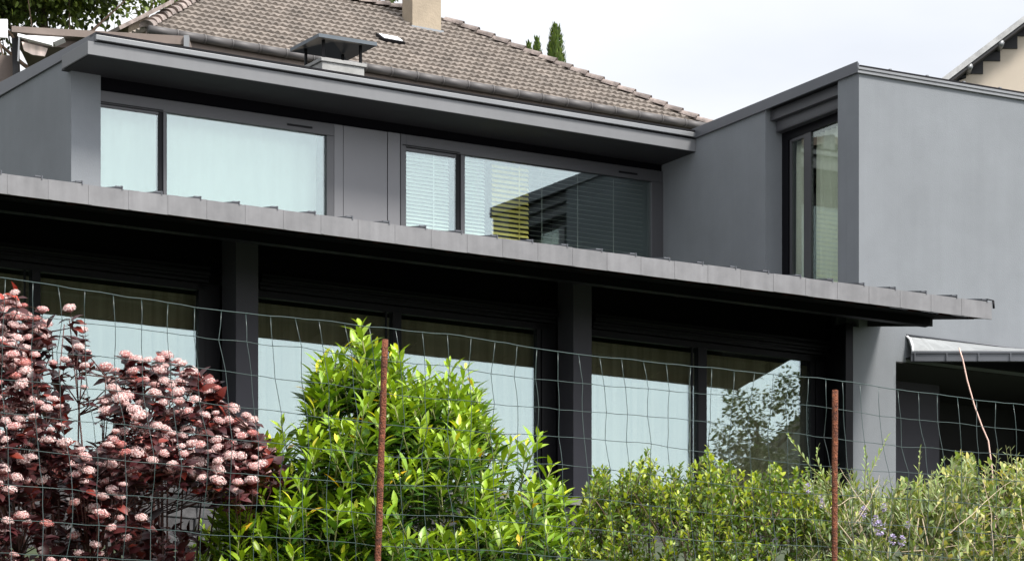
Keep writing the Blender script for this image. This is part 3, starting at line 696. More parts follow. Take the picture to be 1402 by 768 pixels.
def curve_pts(a, b, sag=.1, n=6, wob=.0):
    a = Vector(a); b = Vector(b); out = []; off = Vector((random.uniform(-1, 1), random.uniform(-1, 1), 0)) * (b - a).length * sag
    for i in range(n + 1):
        t = i / n; p = a.lerp(b, t) + off * math.sin(math.pi * t) + Vector((random.uniform(-wob, wob), random.uniform(-wob, wob), random.uniform(-wob, wob))) * (1 if 0 < i < n else 0)
        out.append(p)
    return out
# fence plane (plan): A at left image edge, B at right image edge
FA = Vector(((0 - CX) / F * 10.9, 10.9, 0)); FB = Vector(((1402 - CX) / F * 14.0, 14.0, 0)); FD = (FB - FA).normalized(); FN = Vector((-FD.y, FD.x, 0))
def onF(px, py, off=0.0):
    """point where the sight line meets the upright plane parallel to the fence, off metres behind it"""
    o = FA + FN * off; r = Vector(((px - CX) / F, 1, 0)); det = r.x * (-FD.y) + FD.x * r.y
    d = (o.x * (-FD.y) + FD.x * o.y) / det
    return Vector((r.x * d, d, (HZ - py) / F * d))
def interp(tab, x):
    for (a, b), (c, d) in zip(tab, tab[1:]):
        if a <= x <= c: return b + (d - b) * (x - a) / (c - a)
    return tab[0][1] if x < tab[0][0] else tab[-1][1]

# ------------------------------------------------------------ wire fence
TOPW = [(-260, 350), (0, 379.6), (120, 396), (227, 411), (290, 422), (350, 430), (458, 443), (519, 453.5), (550, 456), (610, 460), (650, 465), (736, 475), (821, 485), (880, 492), (967, 503), (1055, 514), (1107, 519), (1167, 526), (1282, 539), (1334, 545.5), (1402, 553), (1700, 590)]
fz = terr(0, 12) - .1
fence = empty('wire_fence', (0, 12.4, fz), 0, 'green wire mesh garden fence on two rusty rods, in front of the shrubs', 'fence')
s0 = -1.2; nW = 72
def fpos(s): return FA + FD * s
def ztop(s):
    p = fpos(s); px = CX + F * p.x / p.y; return (HZ - interp(TOPW, px)) / F * p.y
gridp = {}
NR = 16
kinkx = [0] * (nW + 1)
for i in range(nW + 1):
    s_ = s0 + i * .1012 + random.uniform(-.004, .004); zt_ = ztop(s_); lean_ = random.uniform(-.012, .012)
    ph = 1.3 * math.sin(i * .37) + .8 * math.sin(i * .83 + 1)
    for r in range(NR):
        ds = -.014 * (1 if r == 0 else 0) * math.sin(i * .55) + .010 * math.sin(i * .21 + r * .9) + random.uniform(-.003, .003)
        dz = random.uniform(-.002, .002) + .006 * math.sin(i * .3 + r)
        dn = .012 * math.sin(i * .4 + r * .7) + (random.uniform(-.012, .012) if r else 0)
        hgt = [0, .098][r] if r < 2 else .098 + .1 * (r - 1) + .008 * math.sin(i * .15) * (r - 1) / 6
        p = fpos(s_ + ds + .006 * r * math.sin(i * .05)) + FN * dn
        gridp[i, r] = Vector((p.x, p.y, zt_ - hgt + dz))
m = MB()
def wire(pts, r):
    out = [pts[0]]
    for a, b in zip(pts, pts[1:]):
        mid = (a + b) / 2 + Vector((random.uniform(-.002, .002), 0, random.uniform(-.002, .002))); out += [mid, b]
    m.tube([p - fence.location for p in out], r, 5)
for i in range(nW + 1): wire([gridp[i, r] for r in range(NR)], .0011)
for r in range(NR): wire([gridp[i, r] + Vector((0, -.002, 0)) for i in range(nW + 1)], .0012 if r else .0016)
m.build('wire_mesh', M['wire'], fence)
for (x0, ya, x1, yb, w) in ((527.5, 465, 517, 775, .0105), (1143.5, 534, 1142.5, 775, .0105)):
    a = onF(x0, ya, -.03); b = onF(x1, yb, -.03); d = (b - a) / (a.z - b.z); low = a + d * (a.z - terr(0, a.y) + .1)
    m = MB(); n = 26; pts = [a.lerp(low, k / n) + Vector((random.uniform(-.0008, .0008), 0, 0)) for k in range(n + 1)]
    m.tube([p - fence.location for p in pts], [w * random.uniform(.95, 1.06) for _ in pts], 12); m.build('post', M['rust'], fence)

# ------------------------------------------------------------ shrubs
def rad_dir(k, tilt, axis):
    """direction at azimuth k around axis, tilt from it"""
    ax = axis.normalized(); s_ = ax.cross(Vector((.3, .9, .1))).normalized(); t_ = ax.cross(s_)
    return ax * math.cos(tilt) + (s_ * math.cos(k) + t_ * math.sin(k)) * math.sin(tilt)
class Leafer:
    def __init__(s): s.P = []; s.D = []; s.N = []; s.L = []; s.W = []; s.C = []
    def add(s, p, d, n, l, w, c): s.P.append(p[:]); s.D.append(d[:]); s.N.append(n[:]); s.L.append(l); s.W.append(w); s.C.append(c)
    def mesh(s, name, root, mt, **k):
        P = np.array([tuple(p) for p in s.P]) - np.array(root.location)
        me = leaves_mesh(name, P, np.array([tuple(p) for p in s.D]), np.array([tuple(p) for p in s.N]), np.array(s.L), np.array(s.W), np.array(s.C), **k)
        return link_mesh(name, me, root, mt)
def mixc(a, b, t): return tuple(a[i] + (b[i] - a[i]) * t for i in range(3))
def jit(c, a): k = random.uniform(1 - a, 1 + a); return (c[0] * k * random.uniform(.93, 1.07), c[1] * k, c[2] * k * random.uniform(.85, 1.15))
def inside_pts(top, x0, x1, ybot, n, off0, off1, margin=0):
    out = []
    while len(out) < n:
        x = random.uniform(x0, x1); t = interp(top, x) + margin
        y = random.uniform(t, ybot)
        if y <= ybot and random.random() < (ybot - t) / (ybot - 430): out.append((x, y))
    return out

# -- laurel
LT = [(262, 765), (285, 735), (300, 690), (318, 660), (335, 625), (365, 600), (380, 582), (405, 590), (425, 575), (415, 535), (430, 505), (440, 478), (470, 468), (492, 450), (505, 470), (540, 468), (552, 505), (580, 508), (600, 515), (630, 508), (655, 520), (664, 560), (690, 600), (720, 590), (745, 598), (752, 640), (780, 672), (800, 705), (812, 770)]
base = onF(540, 768, .75); lr = empty('laurel_shrub', (base.x, base.y, terr(0, base.y)), 0, 'tall bright green laurel shrub with long glossy leaves at the centre', 'shrub')
Lf = Leafer(); st = MB()
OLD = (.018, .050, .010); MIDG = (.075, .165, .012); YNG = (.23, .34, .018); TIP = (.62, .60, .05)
def laurel_shoot(tip, length, ax, dense=1.0, young=.5):
    ax = ax.normalized(); n = int(10 * dense * length / .16) + 4; root_ = tip - ax * length
    k = random.uniform(0, 6.28)
    pts = [root_ + ax * length * t for t in (0, .5, 1)]
    st.tube([p - lr.location for p in pts], [.0032, .0026, .0016], 5)
    for i in range(n):
        t = i / (n - 1); p = root_ + ax * length * (t ** .85)
        k += 2.399 + random.uniform(-.3, .3); tilt = R(random.uniform(62, 92)) * (1 - t) + R(random.uniform(20, 42)) * t
        d = rad_dir(k, tilt, ax); d = (d + Vector((0, 0, .08))).normalized()
        nn_ = (Vector((0, 0, 1)) + ax * .6 + Vector((random.uniform(-.3, .3), random.uniform(-.5, .1), 0))).normalized()
        l = random.uniform(.066, .096) * (1 - .45 * max(0, t - .75) / .25)
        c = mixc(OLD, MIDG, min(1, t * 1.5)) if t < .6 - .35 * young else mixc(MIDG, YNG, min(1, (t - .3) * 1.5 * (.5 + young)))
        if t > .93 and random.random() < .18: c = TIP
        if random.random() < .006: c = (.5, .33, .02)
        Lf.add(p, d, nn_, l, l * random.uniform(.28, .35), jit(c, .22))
# explicit crest shoots as seen on the outline
crest = [(492, 445), (470, 478), (515, 476), (545, 480), (445, 500), (430, 520), (385, 580), (410, 590), (365, 603), (425, 548), (590, 505), (565, 512), (615, 500), (637, 505), (655, 540), (672, 590), (738, 597), (720, 610), (700, 605), (755, 640), (775, 672), (795, 700), (335, 640), (318, 668), (300, 700), (285, 735), (690, 620), (652, 580)]
for (x, y) in crest:
    o_ = random.uniform(.45, .85); tip = onF(x, y, o_); ax = Vector((random.uniform(-.25, .25) + (x - 540) / 900, random.uniform(-.2, .1), 1))
    laurel_shoot(tip, random.uniform(.15, .22), ax, 1.0, .8)
sprays = [(x, y, random.uniform(-.15, .15)) for (x, y) in inside_pts(LT, 262, 812, 840, 120, 0, 0, 14)]
shoots = []
while len(shoots) < 820:
    x, y, dz_ = random.choice(sprays); x = random.gauss(x, 17); y = random.gauss(y, 15)
    if 262 < x < 812 and y > interp(LT, x) + 10: shoots.append((x, y, dz_))
for _ in range(170):
    x = random.uniform(420, 665); t = interp(LT, x); shoots.append((x, random.uniform(t + 10, 620), random.uniform(-.1, .1)))
for (x, y, dz_) in shoots:
    edge = (y - interp(LT, x)); dome = min(1, edge / 120); o_ = .62 - .42 * dome * random.random() ** .7 + .55 * dome * (random.random() < .35)
    o_ += dz_ * dome; tip = onF(x, y, o_); front = o_ < .62
    ax = Vector((random.uniform(-.45, .45) + (x - 540) / 700, random.uniform(-.7, -.05) if front else random.uniform(-.2, .4), 1))
    laurel_shoot(tip, random.uniform(.10, .19), ax, 1.0, random.uniform(.15, .9) if front else .1)
for k in range(26):
    x = random.uniform(330, 760); t = max(interp(LT, x) + 50, 520); tip = onF(x, t, .7 + random.uniform(-.15, .25)); b = lr.location + Vector((random.uniform(-.25, .25), random.uniform(-.1, .1), 0))
    st.tube([p - lr.location for p in curve_pts(b, tip, .08, 7, .01)], [.010 - .001 * i for i in range(8)], 6)
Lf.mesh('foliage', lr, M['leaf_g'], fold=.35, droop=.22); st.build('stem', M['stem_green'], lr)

# -- purple ninebark with flower heads
base = onF(130, 768, .7); nb_ = empty('flowering_ninebark', (base.x, base.y, terr(0, base.y)), 0, 'purple leaved shrub covered in round pale pink flower heads, at the left', 'shrub')
NT = [(-60, 400), (0, 412), (20, 398), (40, 425), (60, 430), (75, 440), (96, 425), (110, 450), (120, 480), (135, 505), (175, 480), (205, 492), (235, 487), (270, 505), (290, 520), (312, 555), (345, 572), (362, 600), (376, 625), (378, 645)]
def nbot(x): return 900 if x < 230 else interp([(230, 900), (290, 790), (320, 720), (345, 690), (378, 650)], x)
HOLES = [(84, 458, 17, 24), (140, 468, 20, 28), (64, 492, 9, 40), (97, 522, 12, 24), (136, 520, 14, 22), (118, 556, 22, 18), (120, 590, 30, 20), (232, 660, 34, 13), (250, 690, 40, 30), (200, 505, 10, 8), (298, 700, 28, 24), (322, 735, 40, 50), (290, 760, 30, 30), (276, 690, 28, 20)]
def holed(x, y, k=1.22): return any(((x - a) / (c * k)) ** 2 + ((y - b) / (d * k)) ** 2 < 1 for (a, b, c, d) in HOLES)
PD = (.018, .006, .008); PM = (.060, .012, .012); PR_ = (.15, .022, .014)
Lp = Leafer(); sp = MB()
def nleaf(p, d, big=1.0, col=None):
    l = random.uniform(.036, .055) * big; nn_ = (Vector((random.uniform(-.5, .5), random.uniform(-.9, .1), 1))).normalized()
    c = col or (PR_ if random.random() < .06 else mixc(PD, PM, random.random()))
    Lp.add(p, d, nn_, l, l * random.uniform(.55, .7), jit(c, .3))
# flower head templates
def floret_head(rad, seedk, cols):
    rr = random.Random(seedk); vs = []; fs = []; cl = []
    def put(c, n_, r, col, cup):
        n_ = n_.normalized(); a = n_.cross(Vector((.2, .3, .9))).normalized(); b_ = n_.cross(a); o = len(vs); ph = rr.uniform(0, 6.28)
        vs.append(c); cl.append(mixc(col, (.45, .16, .15), .5))
        for k in range(10):
            q = r * (1.0 if k % 2 == 0 else .62); t = ph + k * math.pi / 5
            vs.append(c + (a * math.cos(t) + b_ * math.sin(t)) * q + n_ * cup * r); cl.append(col)
        for k in range(10): fs.append((o, o + 1 + k, o + 1 + (k + 1) % 10))
    n = 120
    for i in range(n):
        z = 1 - 1.25 * (i + .5) / n; t = i * 2.39996 + rr.uniform(-.15, .15); q = math.sqrt(max(0, 1 - z * z))
        d = Vector((q * math.cos(t), q * math.sin(t), z)); c = Vector((d.x * rad, d.y * rad, d.z * rad * .60)) * rr.uniform(.76, 1.18)
        put(c, d + Vector((rr.uniform(-.45, .45), rr.uniform(-.45, .45), rr.uniform(-.3, .4))), rr.uniform(.0026, .0038), cols[rr.randrange(len(cols))], .3)
    o = len(vs)                                                             # inner mass of stalks and buds
    for i in range(7):
        for k in range(10):
            z = math.cos(math.pi * i / 6) ; q = math.sin(math.pi * i / 6); t = k * math.pi / 5
            vs.append(Vector((q * math.cos(t) * rad * .84, q * math.sin(t) * rad * .84, z * rad * .54 - .002))); cl.append((.50, .24, .22))
    for i in range(6):
        for k in range(10): fs.append((o + i * 10 + k, o + i * 10 + (k + 1) % 10, o + (i + 1) * 10 + (k + 1) % 10, o + (i + 1) * 10 + k))
    return vs, fs, cl
PALE = [(.74, .58, .56), (.80, .69, .66), (.70, .49, .47), (.77, .64, .61)]; PINK = [(.62, .28, .27), (.75, .45, .42), (.55, .20, .19)]; RUSTY = [(.50, .17, .13), (.60, .30, .24), (.42, .10, .09)]
templ = [floret_head(.0205, i, (PALE, PALE, PALE, PALE + PALE + PINK, PALE + PINK, PINK + RUSTY)[i]) for i in range(6)]
def head_mesh(i):
    vs, fs, cl = templ[i]; me = bpy.data.meshes.new('flower_head'); me.from_pydata([tuple(v) for v in vs], [], fs); me.update()
    a_ = me.attributes.new('col', 'FLOAT_COLOR', 'POINT'); a_.data.foreach_set('color', np.array([(*c, 1) for c in cl]).ravel()); me.materials.append(M['petal']); return me
hm = [head_mesh(i) for i in range(6)]
heads = []
def cane_to(p, k=None):
    b = nb_.location + Vector(((p.x - nb_.location.x) * .62 + random.uniform(-.1, .1), (p.y - nb_.location.y) * .5 + random.uniform(-.1, .1), .1)); return curve_pts(b, p, .05, 6, .008)
tips = [(22, 392), (58, 420), (95, 423), (116, 450), (70, 440), (40, 432), (10, 440), (88, 430), (172, 487), (200, 492), (234, 487), (262, 508), (290, 530), (312, 560), (345, 575), (372, 618), (145, 502)]
canes = []
for (x, y) in tips:
    p = onF(x, y + 14, random.uniform(.4, .75)); c = cane_to(p); canes.append(c); sp.tube([q - nb_.location for q in c], [.0065, .0058, .005, .0042, .0034, .0026, .0018], 6)
def near_cane(p):
    best = None
    for c in canes:
        for q in c:
            if q.z < p.z - .03:
                d = (q - p).length
                if best is None or d < best[0]: best = (d, q)
    return best[1] if best else nb_.location
spots = [(95, 422), (58, 424), (50, 436), (36, 433), (22, 433), (63, 443), (113, 452), (108, 475), (73, 497), (62, 462), (10, 458), (24, 462), (144, 503), (172, 485), (176, 491), (202, 493), (228, 486), (226, 500), (243, 494), (249, 498), (262, 508), (270, 518)]
def place_heads(n):
    tries = 0; out = list(spots)
    while len(out) < n and tries < 20000:
        tries += 1
        if random.random() < .72:
            a, b = out[random.randrange(len(out))]; k = random.uniform(0, 6.28); q = random.uniform(12, 24); x = a + q * math.cos(k) * 1.2; y = b + q * math.sin(k) * .8
            if x > 376 or x < -25: continue
            t = interp(NT, x)
            if y < t or y > min(nbot(x), 800): continue
        else:
            x = random.uniform(-25, 376); t = interp(NT, x); y = random.uniform(t, min(nbot(x), 800))
        if holed(x, y) : continue
        if y > 660 and random.random() < .72: continue
        if min((x - a) ** 2 + (y - b) ** 2 for (a, b) in out) < 10 ** 2: continue
        out.append((x, y))
    return out
hs = place_heads(335)
for (x, y) in hs:
    edge = y - interp(NT, x); o_ = .50 + random.uniform(-.12, .12) - .22 * min(1, max(0, edge) / 100)
    p = onF(x, y, o_); ax = Vector((random.uniform(-.35, .35), random.uniform(-.75, .05), 1)).normalized()
    q = near_cane(p - ax * .03); root_p = p - ax * .012
    mid = (root_p - ax * .05)
    sp.tube([v - nb_.location for v in (q, mid, root_p)], [.0024, .0018, .0012], 5)
    heads.append((p, ax, random.triangular(.45, 1.25, .85), random.choices(range(6), (6, 6, 5, 6, 4, 2))[0]))
    for i in range(random.randint(5, 8)):
        t = random.random(); k = random.uniform(0, 6.28); d = rad_dir(k, R(random.uniform(55, 100)), ax); nleaf(root_p - ax * .055 * t, d)
heads.sort(key=lambda h: h[0].y)
rest = MB(); shown = heads[:100]
for i, (p, ax, s_, k) in enumerate(heads):
    rot = ax.to_track_quat('Z', 'Y')
    if i < 100:
        o = bpy.data.objects.new('flower_head', hm[k]); COL.objects.link(o); o.parent = nb_; o.location = p - nb_.location; o.rotation_mode = 'QUATERNION'; o.rotation_quaternion = rot; o.scale = (s_ * random.uniform(.88, 1.12), s_ * random.uniform(.88, 1.12), s_ * random.uniform(.75, 1.1))
allv = []; allf = []; allc = []
for (p, ax, s_, k) in heads[100:]:
    rot = ax.to_track_quat('Z', 'Y'); vs, fs, cl = templ[k]; o = len(allv)
    allv += [tuple(rot @ (v * s_) + p - nb_.location) for v in vs]; allf += [tuple(o + i for i in f) for f in fs]; allc += [(*c, 1) for c in cl]
me = bpy.data.meshes.new('flower_heads_behind'); me.from_pydata(allv, [], allf); me.update(); a_ = me.attributes.new('col', 'FLOAT_COLOR', 'POINT'); a_.data.foreach_set('color', np.array(allc).ravel())
o = link_mesh('flower_head_mass', me, nb_, M['petal']); o['kind'] = 'stuff'
cnt = 0
while cnt < 560:                                                             # leafy twigs filling the body
    x = random.uniform(-60, 378); t = interp(NT, x) + 8; y = random.uniform(t, min(nbot(x), 880))
    if holed(x, y, 1.15): continue
    if y < 600 and random.random() < .68: continue
    edge = y - t; o_ = random.uniform(.3, 1.0) if edge > 60 else random.uniform(.4, .7); p = onF(x, y, o_); ax = Vector((random.uniform(-.6, .6), random.uniform(-.6, .3), 1)).normalized()
    ln = .09; sp.tube([v - nb_.location for v in (p - ax * ln, p)], [.0018, .001], 4)
    red = random.random() < .12
    for i in range(8):
        nleaf(p - ax * ln * i / 8, rad_dir(i * 2.4 + random.random(), R(random.uniform(35, 80)), ax), 1.15, (PR_ if red and i < 4 else None))
    cnt += 1
for (x, y) in ((8, 405), (22, 395), (27, 404), (12, 415)):
    nleaf(onF(x, y + 8, .5), Vector((random.uniform(-1, 1), -.2, random.uniform(-.1, .7))), 1.1, (.30, .035, .018))
for k in range(12):
    p = onF(random.uniform(-20, 330), random.uniform(600, 640), .7 + random.uniform(-.2, .2)); c = cane_to(p); sp.tube([q - nb_.location for q in c], .005, 6)
Lp.mesh('foliage', nb_, M['leaf_p'], fold=.3, droop=.2, shape=(.9, 1.0, .7)); sp.build('stem', M['stem_red'], nb_)

# -- generic small-leaved shrub
def leafy(name, label, top, x0, x1, ybot, ntw, off, leafl, ratio, cols, stemmat, twig=.08, nlv=8, tips=(), young=.4, cat='shrub', mname='leaf_s', tilt=(30, 65), canes=14, cz=None, outward=.35):
    bx = (x0 + x1) / 2; base = onF(bx, 768, off); r_ = empty(name, (base.x, base.y, terr(0, base.y)), 0, label, cat)
    L_ = Leafer(); s_ = MB()
    def twiglet(tip, ln, ax, yg, n):
        ax = ax.normalized(); k = random.uniform(0, 6.28); s_.tube([v - r_.location for v in (tip - ax * ln, tip)], [.0016, .0009], 4)
        for i in range(n):
            t = i / max(1, n - 1); p = tip - ax * ln * (1 - t); k += 1.57 * (i % 2) + math.pi * (i % 2 == 0) + random.uniform(-.3, .3)
            d = rad_dir(k, R(random.uniform(*tilt)) * (1 - .5 * t), ax)
            c = mixc(cols[0], cols[1], min(1, t + yg * .6)) if random.random() > yg * t else cols[2]
            l = random.uniform(*leafl) * (1 - .3 * (t > .9)); nn_ = (Vector((random.uniform(-.5, .5), random.uniform(-.7, .2), 1))).normalized()
            L_.add(p, d, nn_, l, l * random.uniform(ratio * .85, ratio * 1.15), jit(c, .25))
    for (x, y) in tips:
        for q in range(3): twiglet(onF(x + random.uniform(-5, 5) * q, y + q * 9, off + random.uniform(-.1, .1)), twig * 1.3, Vector((random.uniform(-.2, .2), random.uniform(-.15, .1), 1)), young + .3, nlv + 2)
    c = 0; cl_ = []
    for _ in range(int((x1 - x0) / 3.2)):
        x = random.uniform(x0, x1); t = interp(top, x); cl_.append((x, t + (ybot - t) * random.random(), random.uniform(-.16, .16)))
    while c < ntw:
        cc0 = random.choice(cl_); x = random.gauss(cc0[0], 12); y = random.gauss(cc0[1], 11); t = interp(top, x)
        if random.random() < .25: x = random.uniform(x0, x1); t = interp(top, x); y = t + random.random() * 40
        if random.random() < .07: y = t - random.random() * 26
        elif y < t: continue
        if x < x0 or x > x1 or y > ybot: continue
        e = y - t; dome = min(1, e / 60); o_ = off + random.uniform(-.08, .1) - .35 * dome * random.random() + .35 * dome * (random.random() < .3) + cc0[2]
        twiglet(onF(x, y, o_), twig * random.uniform(.7, 1.2), Vector((random.uniform(-outward, outward) * 1.4, random.uniform(-.7, .1), 1)), young * random.uniform(.2, 1.6), nlv); c += 1
    for k in range(canes):
        x = random.uniform(x0 + 15, x1 - 15); p = onF(x, interp(top, x) + random.uniform(10, 60), off + random.uniform(-.2, .15)); b = r_.location + Vector((random.uniform(-.3, .3), random.uniform(-.1, .1), 0))
        s_.tube([v - r_.location for v in curve_pts(b, p, .1, 7, .012)], [.007 - .0007 * i for i in range(8)], 6)
    L_.mesh('foliage', r_, M[mname], fold=.3, droop=.12, shape=(.8, 1.0, .8)); s_.build('stem', M[stemmat], r_); return r_
PT = [(775, 770), (785, 720), (798, 690), (806, 660), (815, 652), (835, 648), (850, 652), (868, 640), (880, 634), (892, 628), (905, 650), (925, 650), (945, 648), (962, 640), (972, 628), (990, 645), (1010, 655), (1040, 655), (1060, 645), (1085, 655), (1110, 652), (1135, 665), (1160, 700), (1180, 770)]
PT = [(a, b + 12) for (a, b) in PT]
leafy('privet_shrub', 'dense small leaved yellow green shrub between the laurel and the right rod', PT, 778, 1175, 850, 2100, .7, (.020, .032), .48,
      ((.030, .065, .012), (.10, .165, .018), (.30, .36, .035)), 'bark', .085, 11, [(888, 622), (968, 612), (878, 632), (862, 640), (818, 650), (803, 668), (922, 645), (1008, 650), (1060, 645), (1098, 648), (945, 640), (1032, 652)], .5, canes=24, tilt=(48, 82))
BT = [(1085, 770), (1100, 700), (1120, 675), (1150, 668), (1180, 672), (1200, 685), (1225, 678), (1250, 680), (1280, 676), (1300, 662), (1320, 644), (1345, 660), (1370, 648), (1402, 652), (1460, 650)]
bb_ = leafy('butterfly_bush', 'loose grey green bush with narrow leaves and purple flowers by the right rod', BT, 1090, 1330, 850, 620, .62, (.034, .055), .22,
      ((.05, .08, .03), (.15, .20, .07), (.32, .36, .12)), 'twig', .12, 12, [], .35, tilt=(35, 75), outward=.6)
leafy('trailing_rose', 'tangled pale leaved shrub with dry stems in the lower right corner', BT, 1225, 1460, 850, 700, .75, (.028, .046), .5,
      ((.045, .075, .02), (.17, .23, .06), (.42, .40, .14)), 'twig', .10, 8, [(1322, 632), (1348, 645), (1375, 640), (1392, 632), (1300, 655)], .4, tilt=(45, 90), outward=.8, canes=30)
# long arching shoots of the butterfly bush
r_ = bb_
for path in ([(1140, 668), (1110, 640), (1090, 612), (1078, 592)], [(1196, 700), (1190, 650), (1205, 620), (1215, 596)], [(1262, 720), (1258, 680), (1258, 640), (1260, 612)], [(1275, 705), (1282, 665), (1288, 640), (1292, 628)], [(1140, 700), (1128, 655), (1118, 628), (1120, 612)], [(1186, 700), (1184, 660), (1186, 630), (1184, 612)]):
    L_ = Leafer(); s_ = MB(); P = [onF(x, y, .5) for (x, y) in path]; s_.tube([p - r_.location for p in P], [.003, .0025, .0018, .001], 5)
    for j in range(3):
        for q in range(7):
            t = q / 7; p = P[j].lerp(P[j + 1], t); ax = P[j + 1] - P[j]
            if j == 0 and q % 2: continue
            L_.add(p, rad_dir(q * math.pi + j + random.uniform(-.3, .3), R(38), ax), Vector((0, -.6, 1)), random.uniform(.028, .042) * (1.1 - .2 * j), .008, jit((.22, .30, .09), .2))
    lsh = L_.mesh('long_shoot', r_, M['leaf_s'], fold=.2, droop=.1); s_.build('shoot_stem', M['stem_green'], lsh)
# fine grass-like wisps rising out of the right hedge
for w_ in range(26):
    x = random.uniform(1095, 1400); y = interp(BT, x); o_ = random.uniform(.35, .8); hgt = random.uniform(14, 42); lean_ = random.uniform(-16, 16)
    L_ = Leafer(); s_ = MB(); P = [onF(x, y + 30, o_), onF(x + lean_ * .3, y, o_), onF(x + lean_, y - hgt, o_)]
    s_.tube([p - bb_.location for p in P], [.0014, .0011, .0006], 4)
    for j in range(2):
        for q in range(6):
            t = q / 6; L_.add(P[j].lerp(P[j + 1], t), rad_dir(q * math.pi + random.uniform(-.5, .5), R(40), P[j + 1] - P[j]), Vector((0, -.6, 1)), random.uniform(.018, .034), .006, jit((.20, .25, .09), .3))
    wsp = L_.mesh('wisp', bb_, M['leaf_s'], fold=.2, droop=.15); s_.build('wisp_stem', M['stem_green'], wsp)
# purple flower sprigs
for (x, y, k) in ((1204, 722, 1.3), (1198, 712, .9), (1182, 700, .9), (1106, 668, .8), (1222, 738, .9), (1235, 740, .9), (1125, 690, .6), (1243, 718, .6), (1210, 694, .7), (1124, 680, .5)):
    Lv = Leafer(); p0 = onF(x, y, .18)
    for i in range(46):
        d = Vector((random.gauss(0, 1), random.gauss(0, 1), random.gauss(0, 1))).normalized(); p = p0 + Vector((d.x * .011, d.y * .011, d.z * .017)) * k
        Lv.add(p, d, Vector((0, -.3, 1)), .0085 * k, .0075 * k, jit((.40, .34, .50), .25))
    Lv.mesh('flower_sprig', bb_, M['petal'], fold=.1, droop=0, shape=(.9, 1, 1))
# dry twigs in the right shrubs
m = MB()
for (a, b) in (((1168, 720), (1204, 650)), ((1190, 700), (1150, 640)), ((1340, 760), (1300, 680)), ((1270, 740), (1390, 690)), ((1130, 700), (1205, 665)), ((1300, 730), (1390, 655)), ((1235, 755), (1402, 730)), ((1360, 760), (1345, 650))):
    o_ = random.uniform(.2, .6); P = curve_pts(onF(*a, o_), onF(*b, o_ + .1), .06, 6, .006); m.tube([p - bb_.location for p in P], [.0022, .0021, .0019, .0016, .0013, .001, .0007], 5)
m.build('dry_stem', M['twig'], bb_)
# low lime plant under the ninebark
leafy('lime_plant', 'low lime green leafy plant below the stone wall gap', [(250, 790), (262, 752), (285, 735), (315, 722), (340, 735), (352, 770)], 255, 350, 830, 130, .95, (.022, .034), .4,
      ((.10, .18, .02), (.22, .36, .04), (.32, .46, .05)), 'stem_green', .07, 10, [], .5, cat='plant', canes=5)

# ------------------------------------------------------------ trees
def tree(name, label, base, h, crown, cols, leaf=.10, nclump=60, per=60, group=None, r0=.18, clump_r=.5, trunk_top=None, cat='tree'):
    """crown: list of (centre, radii); clumps of leaves scattered through them on limbs"""
    r_ = empty(name, base, 0, label, cat, group); s_ = MB(); L_ = Leafer(); B_ = Vector(base)
    top = trunk_top or (B_ + Vector((0, 0, h * .75))); tp = curve_pts(B_, top, .03, 8, .04)
    s_.tube([p - B_ for p in tp], [r0 * (1 - .085 * i) for i in range(9)], 8)
    wts = [c[1][0] * c[1][1] * c[1][2] for c in crown]
    for i in range(nclump):
        c, rd = random.choices(crown, wts)[0]; d = Vector((random.gauss(0, 1), random.gauss(0, 1), random.gauss(0, 1))).normalized() * random.random() ** .38
        p = Vector(c) + Vector((d.x * rd[0], d.y * rd[1], d.z * rd[2]))
        a = tp[random.randint(3, 8)]
        if i % 9 == 0: s_.tube([q - B_ for q in curve_pts(a, p, .08, 4, .03)], [r0 * .28, r0 * .2, r0 * .14, r0 * .08, r0 * .04], 5)
        cr_ = clump_r * random.uniform(.6, 1.25); tone = random.random()
        for k in range(per):
            e = Vector((random.gauss(0, .5), random.gauss(0, .5), random.gauss(0, .38))) * cr_; q = p + e
            dr = (e.normalized() + Vector((random.uniform(-.7, .7), random.uniform(-.7, .7), random.uniform(-.6, .4)))).normalized()
            l = leaf * random.uniform(.7, 1.3); L_.add(q, dr, Vector((random.uniform(-.6, .6), random.uniform(-.6, .6), 1)), l, l * .6, jit(mixc(cols[0], cols[1], tone), .25))
    L_.mesh('crown', r_, M['leaf_t'], fold=.2, droop=.15, shape=(.85, 1, .8)); s_.build('trunk', M['bark'], r_); return r_
def tb(px, D): x = (px - CX) / F * D; return Vector((x, D, terr(x, D) - .2))
Dt = 68
tree('broadleaf_tree', 'large dark green tree rising behind the shelter at the upper left', tb(60, Dt), 14,
     [(pt(30, -30, Dt), (1.5, 1.3, .85)), (pt(130, -22, Dt), (.62, 1, .55)), (pt(-70, -10, Dt), (1.1, 1, .9)), (pt(205, -32, Dt), (.5, .7, .42))], ((.022, .042, .010), (.10, .14, .022)), .125, 210, 85, r0=.2, clump_r=.5)
tree('broadleaf_tree', 'paler tree with see-through crown just left of the tiled roof', tb(215, Dt + 14), 14,
     [(pt(215, -28, Dt + 14), (1.2, 1, .62))], ((.07, .10, .02), (.15, .19, .04)), .11, 34, 50, r0=.15, clump_r=.4)
tree('broadleaf_tree', 'tree showing only its lowest leaves above the tiled ridge', tb(515, Dt + 22), 15,
     [(pt(515, -30, Dt + 22), (.55, .6, .5))], ((.05, .08, .015), (.10, .14, .03)), .12, 22, 50, r0=.15, clump_r=.36)
